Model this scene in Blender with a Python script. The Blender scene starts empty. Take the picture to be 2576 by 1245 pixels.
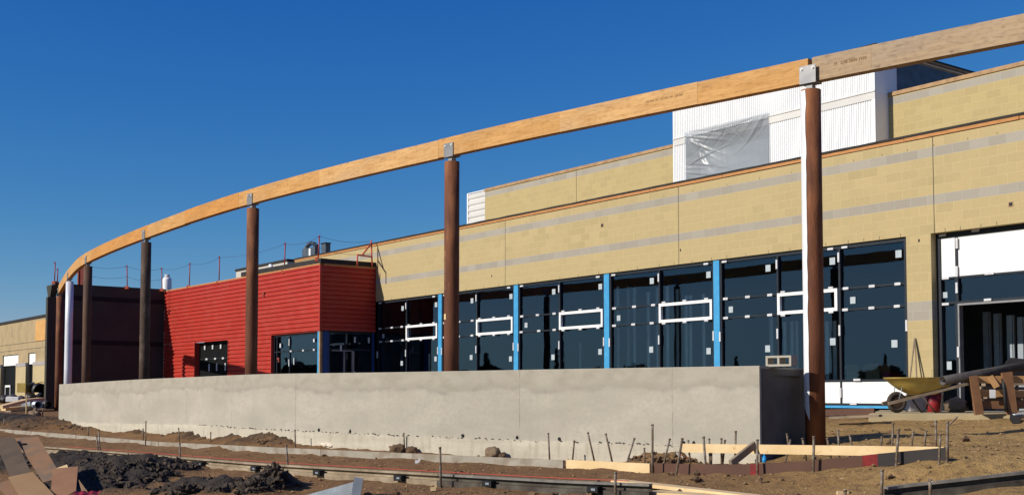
import bpy, bmesh, math, random
import numpy as np
from mathutils import Vector, Matrix, noise
random.seed(7); rng = np.random.default_rng(7)
S = bpy.context.scene
COL = S.collection
R_ = math.radians

# ------------------------------------------------------------------ camera geometry
FPX, CX, CY = 2975.0, 1288.0, 831.0
TH = math.atan(160 / 2975)
FH = Vector((-.799, .601, 0)).normalized()
RT = Vector((FH.y, -FH.x, 0))
ZV = Vector((0, 0, 1))
FP = FH * math.cos(TH) + ZV * math.sin(TH)
UP = ZV * math.cos(TH) - FH * math.sin(TH)

def ray(px, py):
    return FP + RT * ((px - CX) / FPX) + UP * ((CY - py) / FPX)
def at(px, py, d):                     # point at horizontal forward distance d
    v = ray(px, py); return v * (d / v.dot(FH))
def on_y(px, py, Y):
    v = ray(px, py); return v * (Y / v.y)
def on_z(px, py, z):
    v = ray(px, py); return v * (z / v.z)
def fx(px, Y, z):                      # X of image column px on plane Y at height z
    u = (px - CX) / FPX
    return (u * (Y * FP.y + z * FP.z) - Y * RT.y) / (RT.x - u * FP.x)
def zat(X, Y, py):
    v = (CY - py) / FPX
    p = Vector((X, Y, 0))
    return (p.dot(UP) - v * p.dot(FP)) / (v * FP.z - UP.z)
def rf(r, f, z=0): return RT * r + FH * f + ZV * z

# ------------------------------------------------------------------ materials
def lin(c):
    return tuple((x / 255 / 12.92 if x / 255 <= .04045 else ((x / 255 + .055) / 1.055) ** 2.4) for x in c)
MATS = {}
def mat(name, c1, c2=None, scale=4, rough=.8, metal=0, bump=0, bscale=40, spec=.3, stretch=(1, 1, 1), coord='Object', c3=None, s3=1.2, f3=(.45, .65), detail=6):
    m = bpy.data.materials.new(name); m.use_nodes = True; MATS[name] = m
    nt = m.node_tree; n = nt.nodes; l = nt.links
    b = n['Principled BSDF']
    b.inputs['Roughness'].default_value = rough; b.inputs['Metallic'].default_value = metal
    b.inputs['Specular IOR Level'].default_value = spec
    c2 = c2 or tuple(x * .78 for x in c1)
    tc = n.new('ShaderNodeTexCoord'); mp = n.new('ShaderNodeMapping'); mp.inputs['Scale'].default_value = stretch
    l.new(tc.outputs[coord], mp.inputs['Vector'])
    nz = n.new('ShaderNodeTexNoise'); nz.inputs['Scale'].default_value = scale; nz.inputs['Detail'].default_value = detail
    l.new(mp.outputs[0], nz.inputs['Vector'])
    rp = n.new('ShaderNodeValToRGB'); rp.color_ramp.elements[0].position = .32; rp.color_ramp.elements[1].position = .68
    rp.color_ramp.elements[0].color = (*c2, 1); rp.color_ramp.elements[1].color = (*c1, 1)
    l.new(nz.outputs['Fac'], rp.inputs['Fac']); out = rp.outputs['Color']
    if c3:
        n3 = n.new('ShaderNodeTexNoise'); n3.inputs['Scale'].default_value = s3; n3.inputs['Detail'].default_value = 5
        l.new(mp.outputs[0], n3.inputs['Vector'])
        mr = n.new('ShaderNodeMapRange'); mr.inputs[1].default_value = f3[0]; mr.inputs[2].default_value = f3[1]
        l.new(n3.outputs['Fac'], mr.inputs[0])
        mx = n.new('ShaderNodeMixRGB'); mx.inputs['Color2'].default_value = (*c3, 1)
        l.new(mr.outputs[0], mx.inputs['Fac']); l.new(out, mx.inputs['Color1']); out = mx.outputs[0]
    l.new(out, b.inputs['Base Color'])
    if bump:
        nb = n.new('ShaderNodeTexNoise'); nb.inputs['Scale'].default_value = bscale; nb.inputs['Detail'].default_value = 5
        l.new(mp.outputs[0], nb.inputs['Vector'])
        bp = n.new('ShaderNodeBump'); bp.inputs['Strength'].default_value = bump; bp.inputs['Distance'].default_value = .02
        l.new(nb.outputs['Fac'], bp.inputs['Height']); l.new(bp.outputs[0], b.inputs['Normal'])
    return m

mat('joint_grit', (.12, .1, .08), (.07, .06, .05), 20, .95)
mat('concrete', (.42, .38, .31), (.33, .3, .25), 1.3, .9, bump=.3)
mat('slab', (.46, .37, .22), (.36, .29, .165), 2, .9, bump=.3)
mat('red_paint', (.42, .036, .022), (.36, .03, .018), .5, .5, spec=.3, c3=(.40, .046, .032), s3=2.5)
mat('dark_brown', (.054, .050, .038), (.042, .039, .030), 1.2, .8, bump=.2)
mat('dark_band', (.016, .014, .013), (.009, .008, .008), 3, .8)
mat('black_membrane', (.02, .018, .017), (.035, .03, .028), 6, .8)
mat('waterproofing', (.12, .112, .102), (.07, .067, .064), 2.2, .6)
mat('nailer_wood', (.50, .24, .09), (.38, .17, .06), 5, .8, stretch=(1, 1, 6))
mat('plywood_edge', (.42, .27, .14), (.3, .18, .09), 5, .85)
mat('white_metal', (.80, .80, .79), (.74, .74, .74), .6, .45)
mat('light_metal', (.62, .60, .56), (.55, .53, .5), 1, .5)
mat('mullion', (.015, .02, .028), (.012, .016, .022), 4, .5)
mat('white_pvc', (.82, .81, .79), (.76, .76, .75), 2, .4)
mat('clip_white', (.62, .62, .62), (.5, .5, .52), 8, .5)
mat('sticker', (.42, .47, .50), (.36, .41, .44), 8, .6)
mat('blue_membrane', (.055, .33, .60), (.045, .27, .52), 6, .5, bump=.4, bscale=30)
mat('dark_blue', (.02, .06, .22), (.015, .05, .18), 4, .6)
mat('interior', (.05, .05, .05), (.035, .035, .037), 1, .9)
mat('interior_floor', (.12, .11, .10), (.08, .075, .07), 1, .9)
mat('stud', (.72, .77, .78), (.6, .65, .67), 3, .5, 0)
mat('rust', (.17, .058, .024), (.085, .03, .015), 5, .75, bump=.3, bscale=60, c3=(.31, .12, .045), s3=3.2, f3=(.5, .68), stretch=(1, 1, .22))
mat('rust_dark', (.075, .045, .03), (.05, .03, .02), 6, .75, bump=.6, bscale=24, c3=(.12, .085, .06), s3=5, f3=(.5, .7), stretch=(1, 1, .6))
mat('rust_old', (.09, .048, .028), (.06, .03, .02), 5, .75, bump=.3, bscale=60, c3=(.12, .06, .035), s3=3, stretch=(1, 1, .35))
mat('silver_primer', (.68, .69, .72), (.60, .61, .66), 3, .5, .15)
mat('primer_white', (.76, .76, .76), (.68, .69, .70), 3, .5, .1)
mat('steel_gray', (.26, .26, .26), (.20, .20, .21), 6, .5, .3, c3=(.2, .12, .07), s3=4, f3=(.66, .8))
mat('bolt_white', (.8, .8, .78), None, 5, .4)
mat('stake', (.19, .135, .085), (.105, .07, .043), 30, .75, .2, bump=.3, c3=(.27, .24, .2), s3=14)
mat('form_board', (.37, .33, .27), (.28, .25, .2), 3, .9, bump=.3, c3=(.24, .2, .15), s3=4)
mat('new_lumber', (.70, .52, .29), (.62, .44, .22), 4, .8, bump=.2, c3=(.48, .30, .13), s3=9, f3=(.66, .74))
mat('brown_panel_shaded', (.038, .032, .030), (.03, .025, .024), 3, .7)  # form panel colour with the shade of its turned-away end painted in
mat('brown_panel', (.105, .050, .032), (.085, .040, .026), 3, .7)
mat('red_spray', (.24, .015, .016), (.11, .015, .014), 9, .7)
mat('steel_form', (.30, .23, .15), (.19, .145, .095), 7, .8, 0, bump=.4, c3=(.36, .29, .2), s3=3, f3=(.5, .7))
mat('steel_form_dark', (.07, .055, .042), (.04, .032, .025), 7, .7, .1, c3=(.1, .09, .07), s3=5)
mat('steel_form_top', (.22, .20, .17), (.12, .11, .1), 7, .7)
mat('black_steel', (.012, .012, .012), (.008, .008, .008), 7, .6)
mat('string_red', (.55, .08, .06), None, 3, .6)
mat('galv', (.38, .42, .46), (.30, .34, .38), 9, .4, .5)
mat('hardboard', (.27, .15, .075), (.22, .12, .06), 3, .7, c3=(.17, .12, .08), s3=5)
mat('hardboard_pink', (.30, .155, .08), (.25, .125, .065), 4, .7)
mat('hardboard_olive', (.13, .09, .055), (.095, .07, .045), 5, .7)
mat('hardboard_light', (.34, .21, .10), (.29, .17, .08), 3, .7)
mat('yellow_paint', (.55, .40, .10), (.44, .31, .08), 5, .55, c3=(.3, .25, .16), s3=4, f3=(.6, .75))
mat('rubber', (.03, .026, .022), (.08, .06, .045), 6, .9)
mat('weathered_wood', (.30, .23, .16), (.2, .15, .1), 6, .85)
mat('crate_wood', (.48, .27, .11), (.38, .2, .08), 5, .8)
mat('crate_dark', (.24, .12, .055), (.17, .08, .04), 5, .8)
mat('black_pipe', (.085, .075, .07), (.045, .04, .038), 7, .55, .2)
mat('black_plastic', (.012, .012, .013), (.02, .02, .021), 4, .5)
mat('red_plastic', (.32, .025, .03), (.2, .015, .02), 4, .5)
mat('pink_plastic', (.5, .1, .16), None, 4, .5)
mat('cardboard', (.42, .30, .18), (.36, .25, .15), 3, .8)
mat('blue_plastic', (.02, .30, .65), None, 4, .3)
mat('paper_white', (.78, .75, .70), (.7, .66, .6), 9, .8, c3=(.7, .18, .08), s3=14, f3=(.5, .55))
mat('white_sheet', (.8, .8, .78), (.68, .68, .66), 6, .7)
mat('rock', (.24, .17, .105), (.16, .11, .07), 6, .9, bump=.5)
mat('clod', (.155, .095, .05), (.085, .052, .029), 9, .95, bump=.8, bscale=30)
mat('clod_dark', (.088, .064, .045), (.024, .018, .013), 12, .95, bump=.8, bscale=30)
mat('gravel', (.36, .235, .12), (.19, .115, .055), 1.6, .95)
mat('chalk', (.55, .33, .16), None, 3, .8)
mat('stamp_ink', (.27, .165, .075), None, 3, .9)
mat('tan_board', (.40, .305, .17), (.33, .25, .14), 1.5, .85, c3=(.30, .23, .13), s3=.9, f3=(.5, .7))
mat('orange_ply', (.62, .35, .12), (.52, .28, .09), 1.6, .8)
mat('yellow_stucco', (.47, .38, .21), (.42, .34, .19), 1, .85)
mat('gray_block', (.36, .33, .32), (.3, .28, .27), 3, .9)
mat('grey_wall', (.50, .48, .42), (.44, .42, .37), 2, .8)
mat('tree_leaf', (.035, .05, .02), (.02, .03, .012), 2, .9)
mat('soil', (.14, .09, .055), (.09, .06, .035), 8, .95, bump=.8)
mat('red_primer', (.30, .06, .04), (.2, .04, .03), 3, .6)
mat('guard_red', (.35, .035, .03), (.25, .025, .03), 5, .5)
mat('guard_orange', (.6, .12, .05), (.5, .1, .05), 5, .5)
mat('wire', (.05, .05, .06), None, 5, .5)
mat('roof_gray', (.2, .19, .18), (.15, .14, .14), 1, .9)
mat('hvac', (.10, .125, .15), (.06, .075, .09), 4, .5, .2)
mat('dark_film', (.008, .009, .009), (.005, .006, .006), 2, .6, spec=.1)
mat('dark_recess', (.03, .032, .035), None, 2, .8)
mat('pale_foam', (.7, .62, .5), (.6, .52, .42), 4, .9)

def nodes_of(name, rough=.85):
    m = bpy.data.materials.new(name); m.use_nodes = True; MATS[name] = m
    nt = m.node_tree; b = nt.nodes['Principled BSDF']; b.inputs['Roughness'].default_value = rough
    b.inputs['Specular IOR Level'].default_value = .25
    return m, nt, nt.nodes, nt.links, b
def math_n(n, l, op, a, b=None, c=None):
    k = n.new('ShaderNodeMath'); k.operation = op
    for i, v in enumerate((a, b, c)):
        if v is None: continue
        if isinstance(v, (int, float)): k.inputs[i].default_value = v
        else: l.new(v, k.inputs[i])
    return k.outputs[0]
def mix_n(n, l, fac, c1, c2, mode='MIX'):
    k = n.new('ShaderNodeMixRGB'); k.blend_type = mode
    for i, v in enumerate((fac, c1, c2)):
        if isinstance(v, (int, float)): k.inputs[i].default_value = v
        elif isinstance(v, tuple): k.inputs[i].default_value = (*v, 1)
        else: l.new(v, k.inputs[i])
    return k.outputs[0]
def noise_n(n, l, vec, scale, detail=5, stretch=None):
    if stretch:
        mp = n.new('ShaderNodeMapping'); mp.inputs['Scale'].default_value = stretch; l.new(vec, mp.inputs[0]); vec = mp.outputs[0]
    k = n.new('ShaderNodeTexNoise'); k.inputs['Scale'].default_value = scale; k.inputs['Detail'].default_value = detail
    l.new(vec, k.inputs['Vector']); return k.outputs['Fac']
def ramp_n(n, l, v, a, b, lo=0., hi=1.):
    k = n.new('ShaderNodeMapRange'); k.inputs[1].default_value = a; k.inputs[2].default_value = b
    k.inputs[3].default_value = lo; k.inputs[4].default_value = hi
    l.new(v, k.inputs[0]); return k.outputs[0]

# concrete block wall: 400 x 200 mm blocks, laid from height 3.34; optional grey courses
def block_mat(name, bands, c1=(.485, .38, .195), c2=(.40, .315, .16), axis='X'):
    m, nt, n, l, b = nodes_of(name, .9)
    g = n.new('ShaderNodeNewGeometry'); sp = n.new('ShaderNodeSeparateXYZ'); l.new(g.outputs['Position'], sp.inputs[0])
    z = math_n(n, l, 'ADD', sp.outputs['Z'], 10 - 3.34)
    cb = n.new('ShaderNodeCombineXYZ'); l.new(math_n(n, l, 'ADD', sp.outputs[axis], 100.), cb.inputs[0]); l.new(z, cb.inputs[1])
    br = n.new('ShaderNodeTexBrick'); br.inputs['Scale'].default_value = 1
    br.inputs['Brick Width'].default_value = .4; br.inputs['Row Height'].default_value = .2
    br.inputs['Mortar Size'].default_value = .007; br.inputs['Mortar Smooth'].default_value = .15; br.inputs['Bias'].default_value = 0
    l.new(cb.outputs[0], br.inputs['Vector'])
    br.inputs['Color1'].default_value = (0, 0, 0, 1); br.inputs['Color2'].default_value = (1, 1, 1, 1); br.inputs['Mortar'].default_value = (.5, .5, .5, 1)
    f = br.outputs['Color']
    big = noise_n(n, l, g.outputs['Position'], .35, 3)
    fine = noise_n(n, l, g.outputs['Position'], 18, 4)
    ye = mix_n(n, l, f, c2, c1)
    ye = mix_n(n, l, ramp_n(n, l, big, .4, .65), ye, tuple(x * .93 for x in c1))
    gr = mix_n(n, l, f, (.315, .285, .235), (.375, .34, .285))
    mask = None
    for z0, z1 in bands:
        a = math_n(n, l, 'MULTIPLY', math_n(n, l, 'GREATER_THAN', sp.outputs['Z'], z0), math_n(n, l, 'LESS_THAN', sp.outputs['Z'], z1))
        mask = a if mask is None else math_n(n, l, 'MAXIMUM', mask, a)
    c = mix_n(n, l, mask, ye, gr) if mask is not None else ye
    mort = mix_n(n, l, mask, (.58, .47, .25), (.44, .41, .37)) if mask is not None else (.58, .47, .25)
    c = mix_n(n, l, math_n(n, l, 'MULTIPLY', br.outputs['Fac'], .5), c, mort)
    c = mix_n(n, l, math_n(n, l, 'MULTIPLY', fine, .22), c, (.2, .16, .08))
    l.new(c, b.inputs['Base Color'])
    h = math_n(n, l, 'ADD', math_n(n, l, 'MULTIPLY', br.outputs['Fac'], -.6), math_n(n, l, 'MULTIPLY', noise_n(n, l, g.outputs['Position'], 45, 4), .5))
    bp = n.new('ShaderNodeBump'); bp.inputs['Strength'].default_value = .35; bp.inputs['Distance'].default_value = .01
    l.new(h, bp.inputs['Height']); l.new(bp.outputs[0], b.inputs['Normal'])
BANDS = [(3.94, 4.14), (4.94, 5.14)]
block_mat('block_main', BANDS)
block_mat('block_pier', [(1.54, 1.94)])
block_mat('block_upper', [(7.74, 7.94)], (.475, .37, .175), (.40, .31, .148))
block_mat('block_side', BANDS, axis='Y')

# laminated veneer lumber and poured concrete use UV in metres
def lvl_mat(name, c1, c2, dark, amt=.5):
    m, nt, n, l, b = nodes_of(name, .75)
    tc = n.new('ShaderNodeTexCoord'); uv = tc.outputs['UV']
    gr = noise_n(n, l, uv, 1., 6, (1.6, 26, 1)); pa = noise_n(n, l, uv, 1., 3, (1.1, 2.2, 1)); kn = noise_n(n, l, uv, 1., 4, (5, 14, 1))
    c = mix_n(n, l, ramp_n(n, l, gr, .35, .65), c1, c2)
    c = mix_n(n, l, math_n(n, l, 'MULTIPLY', ramp_n(n, l, pa, .4, .7), .6), c, tuple(x * 1.12 for x in c1))
    c = mix_n(n, l, math_n(n, l, 'MULTIPLY', ramp_n(n, l, kn, .6, .72), amt), c, dark)
    stn = noise_n(n, l, uv, 1., 6, (.55, 2.4, 1)); c = mix_n(n, l, math_n(n, l, 'MULTIPLY', ramp_n(n, l, stn, .46, .68), .6), c, tuple(x * y for x, y in zip(c1, (.72, .84, 1.15))))
    bl_ = noise_n(n, l, uv, 1., 6, (9, 22, 1)); c = mix_n(n, l, math_n(n, l, 'MULTIPLY', ramp_n(n, l, bl_, .5, .75), .45), c, dark)
    l.new(c, b.inputs['Base Color'])
    bp = n.new('ShaderNodeBump'); bp.inputs['Strength'].default_value = .2; bp.inputs['Distance'].default_value = .01
    l.new(gr, bp.inputs['Height']); l.new(bp.outputs[0], b.inputs['Normal'])
lvl_mat('lvl', (.56, .31, .11), (.45, .225, .064), (.25, .11, .03))
lvl_mat('lvl_pale', (.60, .36, .15), (.47, .25, .085), (.25, .11, .03))
lvl_mat('lvl_orange', (.54, .26, .068), (.45, .2, .05), (.26, .10, .025))
lvl_mat('lvl_weathered', (.40, .285, .17), (.31, .215, .13), (.14, .09, .055), .75)

def poured(name, footing=False):
    m, nt, n, l, b = nodes_of(name, .92)
    tc = n.new('ShaderNodeTexCoord'); uv = tc.outputs['UV']
    sp = n.new('ShaderNodeSeparateXYZ'); l.new(uv, sp.inputs[0]); u, v = sp.outputs[0], sp.outputs[1]
    cl = noise_n(n, l, uv, 1., 6, (.55, 1.6, 1)); md = noise_n(n, l, uv, 1., 6, (3, 5, 1)); fi = noise_n(n, l, uv, 60, 4)
    base = (.58, .525, .415) if footing else (.47, .43, .35)
    c = mix_n(n, l, ramp_n(n, l, cl, .35, .65), tuple(x * .78 for x in base), base)
    c = mix_n(n, l, math_n(n, l, 'MULTIPLY', ramp_n(n, l, md, .48, .7), .5), c, tuple(x * .76 for x in base))
    sm_ = noise_n(n, l, uv, 1., 6, (14, 17, 1)); c = mix_n(n, l, math_n(n, l, 'MULTIPLY', ramp_n(n, l, sm_, .4, .72), .5), c, tuple(x * .72 for x in base))
    if footing:
        dr = noise_n(n, l, uv, 1., 4, (9, .8, 1))
        c = mix_n(n, l, math_n(n, l, 'MULTIPLY', ramp_n(n, l, dr, .5, .7), .45), c, (.30, .26, .19))
    else:
        # cold joint: greyer upper lift with a wavering pale lower edge (v runs 0 at joint .. 1 at top)
        wv = math_n(n, l, 'ADD', v, math_n(n, l, 'MULTIPLY', math_n(n, l, 'SUBTRACT', noise_n(n, l, uv, 1., 4, (.9, .6, 1)), .5), .5))
        up = ramp_n(n, l, wv, .70, .74)
        upc = mix_n(n, l, ramp_n(n, l, md, .35, .6), (.295, .265, .205), (.39, .355, .285))
        c = mix_n(n, l, math_n(n, l, 'MULTIPLY', up, .75), c, upc)
        ln = math_n(n, l, 'MULTIPLY', ramp_n(n, l, wv, .66, .715), ramp_n(n, l, wv, .83, .73))
        c = mix_n(n, l, math_n(n, l, 'MULTIPLY', math_n(n, l, 'MULTIPLY', ln, ramp_n(n, l, md, .42, .62)), .5), c, (.22, .2, .17))
        # form joints every 2.44 m, broken by noise, wavering slightly
        uu = math_n(n, l, 'ADD', u, math_n(n, l, 'MULTIPLY', noise_n(n, l, uv, 1., 3, (.2, 7, 1)), .05))
        fr = math_n(n, l, 'ABSOLUTE', math_n(n, l, 'SUBTRACT', math_n(n, l, 'FRACT', math_n(n, l, 'DIVIDE', uu, 2.9)), .5))
        jt = ramp_n(n, l, fr, .0016, .0042, 1., 0.)
        jt = math_n(n, l, 'MULTIPLY', jt, ramp_n(n, l, md, .38, .56, .04, .55))
        c = mix_n(n, l, jt, c, (.15, .13, .11))
        st_ = noise_n(n, l, uv, 1., 5, (2.6, .35, 1)); c = mix_n(n, l, math_n(n, l, 'MULTIPLY', math_n(n, l, 'MULTIPLY', ramp_n(n, l, st_, .45, .7), ramp_n(n, l, v, .1, .9)), .4), c, (.36, .32, .25))
        ho = noise_n(n, l, uv, 1., 5, (4, 11, 1))
        hz = math_n(n, l, 'MULTIPLY', math_n(n, l, 'MULTIPLY', ramp_n(n, l, ho, .62, .72), ramp_n(n, l, cl, .5, .7)), .4)
        c = mix_n(n, l, hz, c, (.2, .18, .15))
    c = mix_n(n, l, math_n(n, l, 'MULTIPLY', fi, .18), c, (.2, .18, .15))
    l.new(c, b.inputs['Base Color'])
    bp = n.new('ShaderNodeBump'); bp.inputs['Strength'].default_value = .3; bp.inputs['Distance'].default_value = .012
    l.new(math_n(n, l, 'ADD', fi, md), bp.inputs['Height']); l.new(bp.outputs[0], b.inputs['Normal'])
poured('poured_wall'); poured('poured_footing', True)

def glass_mat(name, tint, ior=1.9, wob=.03):
    m = bpy.data.materials.new(name); m.use_nodes = True; MATS[name] = m
    nt = m.node_tree; n = nt.nodes; l = nt.links; n.remove(n['Principled BSDF'])
    tr = n.new('ShaderNodeBsdfTransparent'); tr.inputs[0].default_value = (*tint, 1)
    gl = n.new('ShaderNodeBsdfGlossy'); gl.inputs['Roughness'].default_value = .01; gl.inputs[0].default_value = (.47, .70, 1, 1)
    fr = n.new('ShaderNodeFresnel'); fr.inputs['IOR'].default_value = ior
    tc = n.new('ShaderNodeTexCoord'); nz = n.new('ShaderNodeTexNoise'); nz.inputs['Scale'].default_value = .9; nz.inputs['Detail'].default_value = 1
    l.new(tc.outputs['Object'], nz.inputs['Vector'])
    bp = n.new('ShaderNodeBump'); bp.inputs['Strength'].default_value = wob; bp.inputs['Distance'].default_value = .25
    l.new(nz.outputs['Fac'], bp.inputs['Height']); l.new(bp.outputs[0], gl.inputs['Normal'])
    mx = n.new('ShaderNodeMixShader'); l.new(fr.outputs[0], mx.inputs[0]); l.new(tr.outputs[0], mx.inputs[1]); l.new(gl.outputs[0], mx.inputs[2])
    l.new(mx.outputs[0], n['Material Output'].inputs[0])
glass_mat('glass', (.84, .93, .96), 1.9, .006); glass_mat('glass_dark', (.25, .3, .32), 1.55, .008)
def film_mat():
    m = bpy.data.materials.new('plastic_film'); m.use_nodes = True; MATS['plastic_film'] = m
    nt = m.node_tree; n = nt.nodes; l = nt.links; b = n['Principled BSDF']
    b.inputs['Base Color'].default_value = (.42, .45, .48, 1); b.inputs['Roughness'].default_value = .34; b.inputs['Specular IOR Level'].default_value = .7
    tr = n.new('ShaderNodeBsdfTransparent'); mx = n.new('ShaderNodeMixShader'); mx.inputs[0].default_value = .52
    l.new(tr.outputs[0], mx.inputs[1]); l.new(b.outputs[0], mx.inputs[2]); l.new(mx.outputs[0], n['Material Output'].inputs[0])
film_mat()

# ------------------------------------------------------------------ mesh building
class MB:
    def __init__(s): s.v = []; s.f = []; s.uv = []; s.sm = []
    def quad(s, a, b, c, d, uv=None, sm=False):
        i = len(s.v); s.v += [Vector(a), Vector(b), Vector(c), Vector(d)]; s.f.append((i, i + 1, i + 2, i + 3)); s.uv.append(uv); s.sm.append(sm)
    def hexa(s, p):      # 8 corners: bottom 0-3 ccw, top 4-7
        i = len(s.v); s.v += [Vector(q) for q in p]
        for f in ((3, 2, 1, 0), (4, 5, 6, 7), (0, 1, 5, 4), (1, 2, 6, 5), (2, 3, 7, 6), (3, 0, 4, 7)):
            s.f.append(tuple(i + k for k in f)); s.uv.append(None); s.sm.append(False)
        return s
    def box(s, a, b):
        x0, x1 = sorted((a[0], b[0])); y0, y1 = sorted((a[1], b[1])); z0, z1 = sorted((a[2], b[2]))
        return s.hexa([(x0, y0, z0), (x1, y0, z0), (x1, y1, z0), (x0, y1, z0), (x0, y0, z1), (x1, y0, z1), (x1, y1, z1), (x0, y1, z1)])
    def obox(s, c, ax, ay, az):     # centre and three half-extent vectors
        c = Vector(c); q = []
        for k in (-1, 1):
            for i, j in ((-1, -1), (1, -1), (1, 1), (-1, 1)): q.append(c + ax * i + ay * j + az * k)
        return s.hexa(q)
    def bar(s, p, q, w, h, side=None):   # beam of width w (sideways) and height h from p to q
        p, q = Vector(p), Vector(q); d = q - p; L = d.length; d.normalize()
        sd = (side or d.cross(ZV)); sd = (sd - d * sd.dot(d)).normalized(); u = sd.cross(d)
        return s.obox((p + q) / 2, d * (L / 2), sd * (w / 2), u * (h / 2))
    def tube(s, pts, r, n=10, cap=True, sm=True, r2=None):
        pts = [Vector(p) for p in pts]; rings = []; m = len(pts)
        for k, p in enumerate(pts):
            d = (pts[min(k + 1, m - 1)] - pts[max(k - 1, 0)]).normalized()
            a = d.cross(ZV if abs(d.z) < .9 else Vector((1, 0, 0))).normalized(); b = d.cross(a)
            rr = r if r2 is None else r + (r2 - r) * k / max(1, m - 1)
            i = len(s.v); s.v += [p + a * rr * math.cos(2 * math.pi * t / n) + b * rr * math.sin(2 * math.pi * t / n) for t in range(n)]; rings.append(i)
        for k in range(m - 1):
            for t in range(n):
                s.f.append((rings[k] + t, rings[k] + (t + 1) % n, rings[k + 1] + (t + 1) % n, rings[k + 1] + t)); s.uv.append(None); s.sm.append(sm)
        if cap:
            for i, rev in ((rings[0], True), (rings[-1], False)):
                f = tuple(range(i, i + n)); s.f.append(f[::-1] if rev else f); s.uv.append(None); s.sm.append(False)
        return s
    def pipe(s, p, q, ro, ri, n=24):     # hollow pipe
        p, q = Vector(p), Vector(q); d = (q - p).normalized(); a = d.cross(ZV if abs(d.z) < .9 else Vector((1, 0, 0))).normalized(); b = d.cross(a)
        R = []
        for c, r in ((p, ro), (q, ro), (q, ri), (p, ri)):
            i = len(s.v); s.v += [c + a * r * math.cos(2 * math.pi * t / n) + b * r * math.sin(2 * math.pi * t / n) for t in range(n)]; R.append(i)
        for k in range(4):
            for t in range(n):
                s.f.append((R[k] + t, R[k] + (t + 1) % n, R[(k + 1) % 4] + (t + 1) % n, R[(k + 1) % 4] + t)); s.uv.append(None); s.sm.append(k in (0, 2))
        return s
    def blob(s, c, rx, ry, rz, sub=2, rough=.35, seed=0, fscale=2.2):
        bm = bmesh.new(); bmesh.ops.create_icosphere(bm, subdivisions=sub, radius=1); i = len(s.v)
        for v in bm.verts:
            k = 1 + rough * noise.noise(v.co * fscale + Vector((seed * 3.1, seed, 0))) + rough * .5 * noise.noise(v.co * fscale * 2.7 + Vector((seed, 0, 5)))
            s.v.append(Vector(c) + Vector((v.co.x * rx * k, v.co.y * ry * k, v.co.z * rz * k)))
        for f in bm.faces: s.f.append(tuple(i + v.index for v in f.verts)); s.uv.append(None); s.sm.append(sub > 1 and rough < .7)
        bm.free(); return s
    def sweep(s, path, prof, h=None, caps=True, normals=None):
        """path: points; prof: (offset along outward normal, dz, share of h); closed profile"""
        m = len(path); nv = normals or plan_normals(path); L = 0; base = len(s.v); k = len(prof); us = []; hl = h or [0] * m
        for i, p in enumerate(path):
            if i: L += (path[i] - path[i - 1]).length
            us.append(L)
            for (o, a, b) in prof: s.v.append(p + nv[i] * o + ZV * (a + b * hl[i]))
        vz = [a + b for (o, a, b) in prof]
        for i in range(m - 1):
            for j in range(k):
                j2 = (j + 1) % k
                s.f.append((base + i * k + j, base + (i + 1) * k + j, base + (i + 1) * k + j2, base + i * k + j2)); s.sm.append(False)
                s.uv.append(((us[i], vz[j]), (us[i + 1], vz[j]), (us[i + 1], vz[j2]), (us[i], vz[j2])))
        if caps:
            s.f.append(tuple(base + j for j in range(k))); s.uv.append(None); s.sm.append(False)
            s.f.append(tuple(base + (m - 1) * k + j for j in range(k))[::-1]); s.uv.append(None); s.sm.append(False)
        return s

def plan_normals(path):      # sideways unit normals on the side facing the camera
    out = []
    for i in range(len(path)):
        d = path[min(i + 1, len(path) - 1)] - path[max(i - 1, 0)]; d.z = 0; d.normalize()
        nn = Vector((d.y, -d.x, 0))
        if nn.dot(path[i]) > 0: nn = -nn
        out.append(nn)
    return out

def origin_of(o):
    w = Vector((0, 0, 0))
    while o is not None: w += o.location; o = o.parent
    return w
def obj(name, mb, m, parent=None, bevel=0):
    off = origin_of(parent) if parent else Vector((0, 0, 0))
    loc = Vector((0, 0, 0))
    if parent is None and mb.v:      # top-level mesh: origin at its base centre
        xs = [v.x for v in mb.v]; ys = [v.y for v in mb.v]
        loc = Vector(((min(xs) + max(xs)) / 2, (min(ys) + max(ys)) / 2, min(v.z for v in mb.v))); off = loc
    me = bpy.data.meshes.new(name); me.from_pydata([tuple(v - off) for v in mb.v], [], mb.f)
    if any(u for u in mb.uv):
        ul = me.uv_layers.new(name='UVMap'); li = 0
        for f, u in zip(mb.f, mb.uv):
            for k in range(len(f)):
                if u: ul.data[li].uv = u[k]
                li += 1
    me.polygons.foreach_set('use_smooth', mb.sm)
    bm = bmesh.new(); bm.from_mesh(me)
    if any(mb.sm) and not mb.f[0].__len__() > 4: bmesh.ops.remove_doubles(bm, verts=bm.verts, dist=1e-5)
    bmesh.ops.recalc_face_normals(bm, faces=bm.faces)
    if name == 'pane':      # single glass faces look outward, toward the yard
        for f in bm.faces:
            f.normal_update()
            if f.normal.dot(f.calc_center_median() + off) > 0: f.normal_flip()
    if bevel:
        bmesh.ops.remove_doubles(bm, verts=bm.verts, dist=1e-5)
        bmesh.ops.bevel(bm, geom=[e for e in bm.edges if len(e.link_faces) == 2 and e.calc_face_angle(0) > .6], offset=bevel, segments=2, profile=.5, affect='EDGES')
    bm.to_mesh(me); bm.free()
    me.materials.append(MATS[m])
    o = bpy.data.objects.new(name, me); COL.objects.link(o); o.location = loc
    if parent: o.parent = parent
    return o
def tag(o, label=None, cat=None, group=None, kind=None):
    if label: o['label'] = label
    if cat: o['category'] = cat
    if group: o['group'] = group
    if kind: o['kind'] = kind
    return o
def thing(name, label, cat, loc=(0, 0, 0), group=None):
    o = bpy.data.objects.new(name, None); COL.objects.link(o); o.location = Vector(loc); o.empty_display_size = .2
    return tag(o, label, cat, group)
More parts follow.
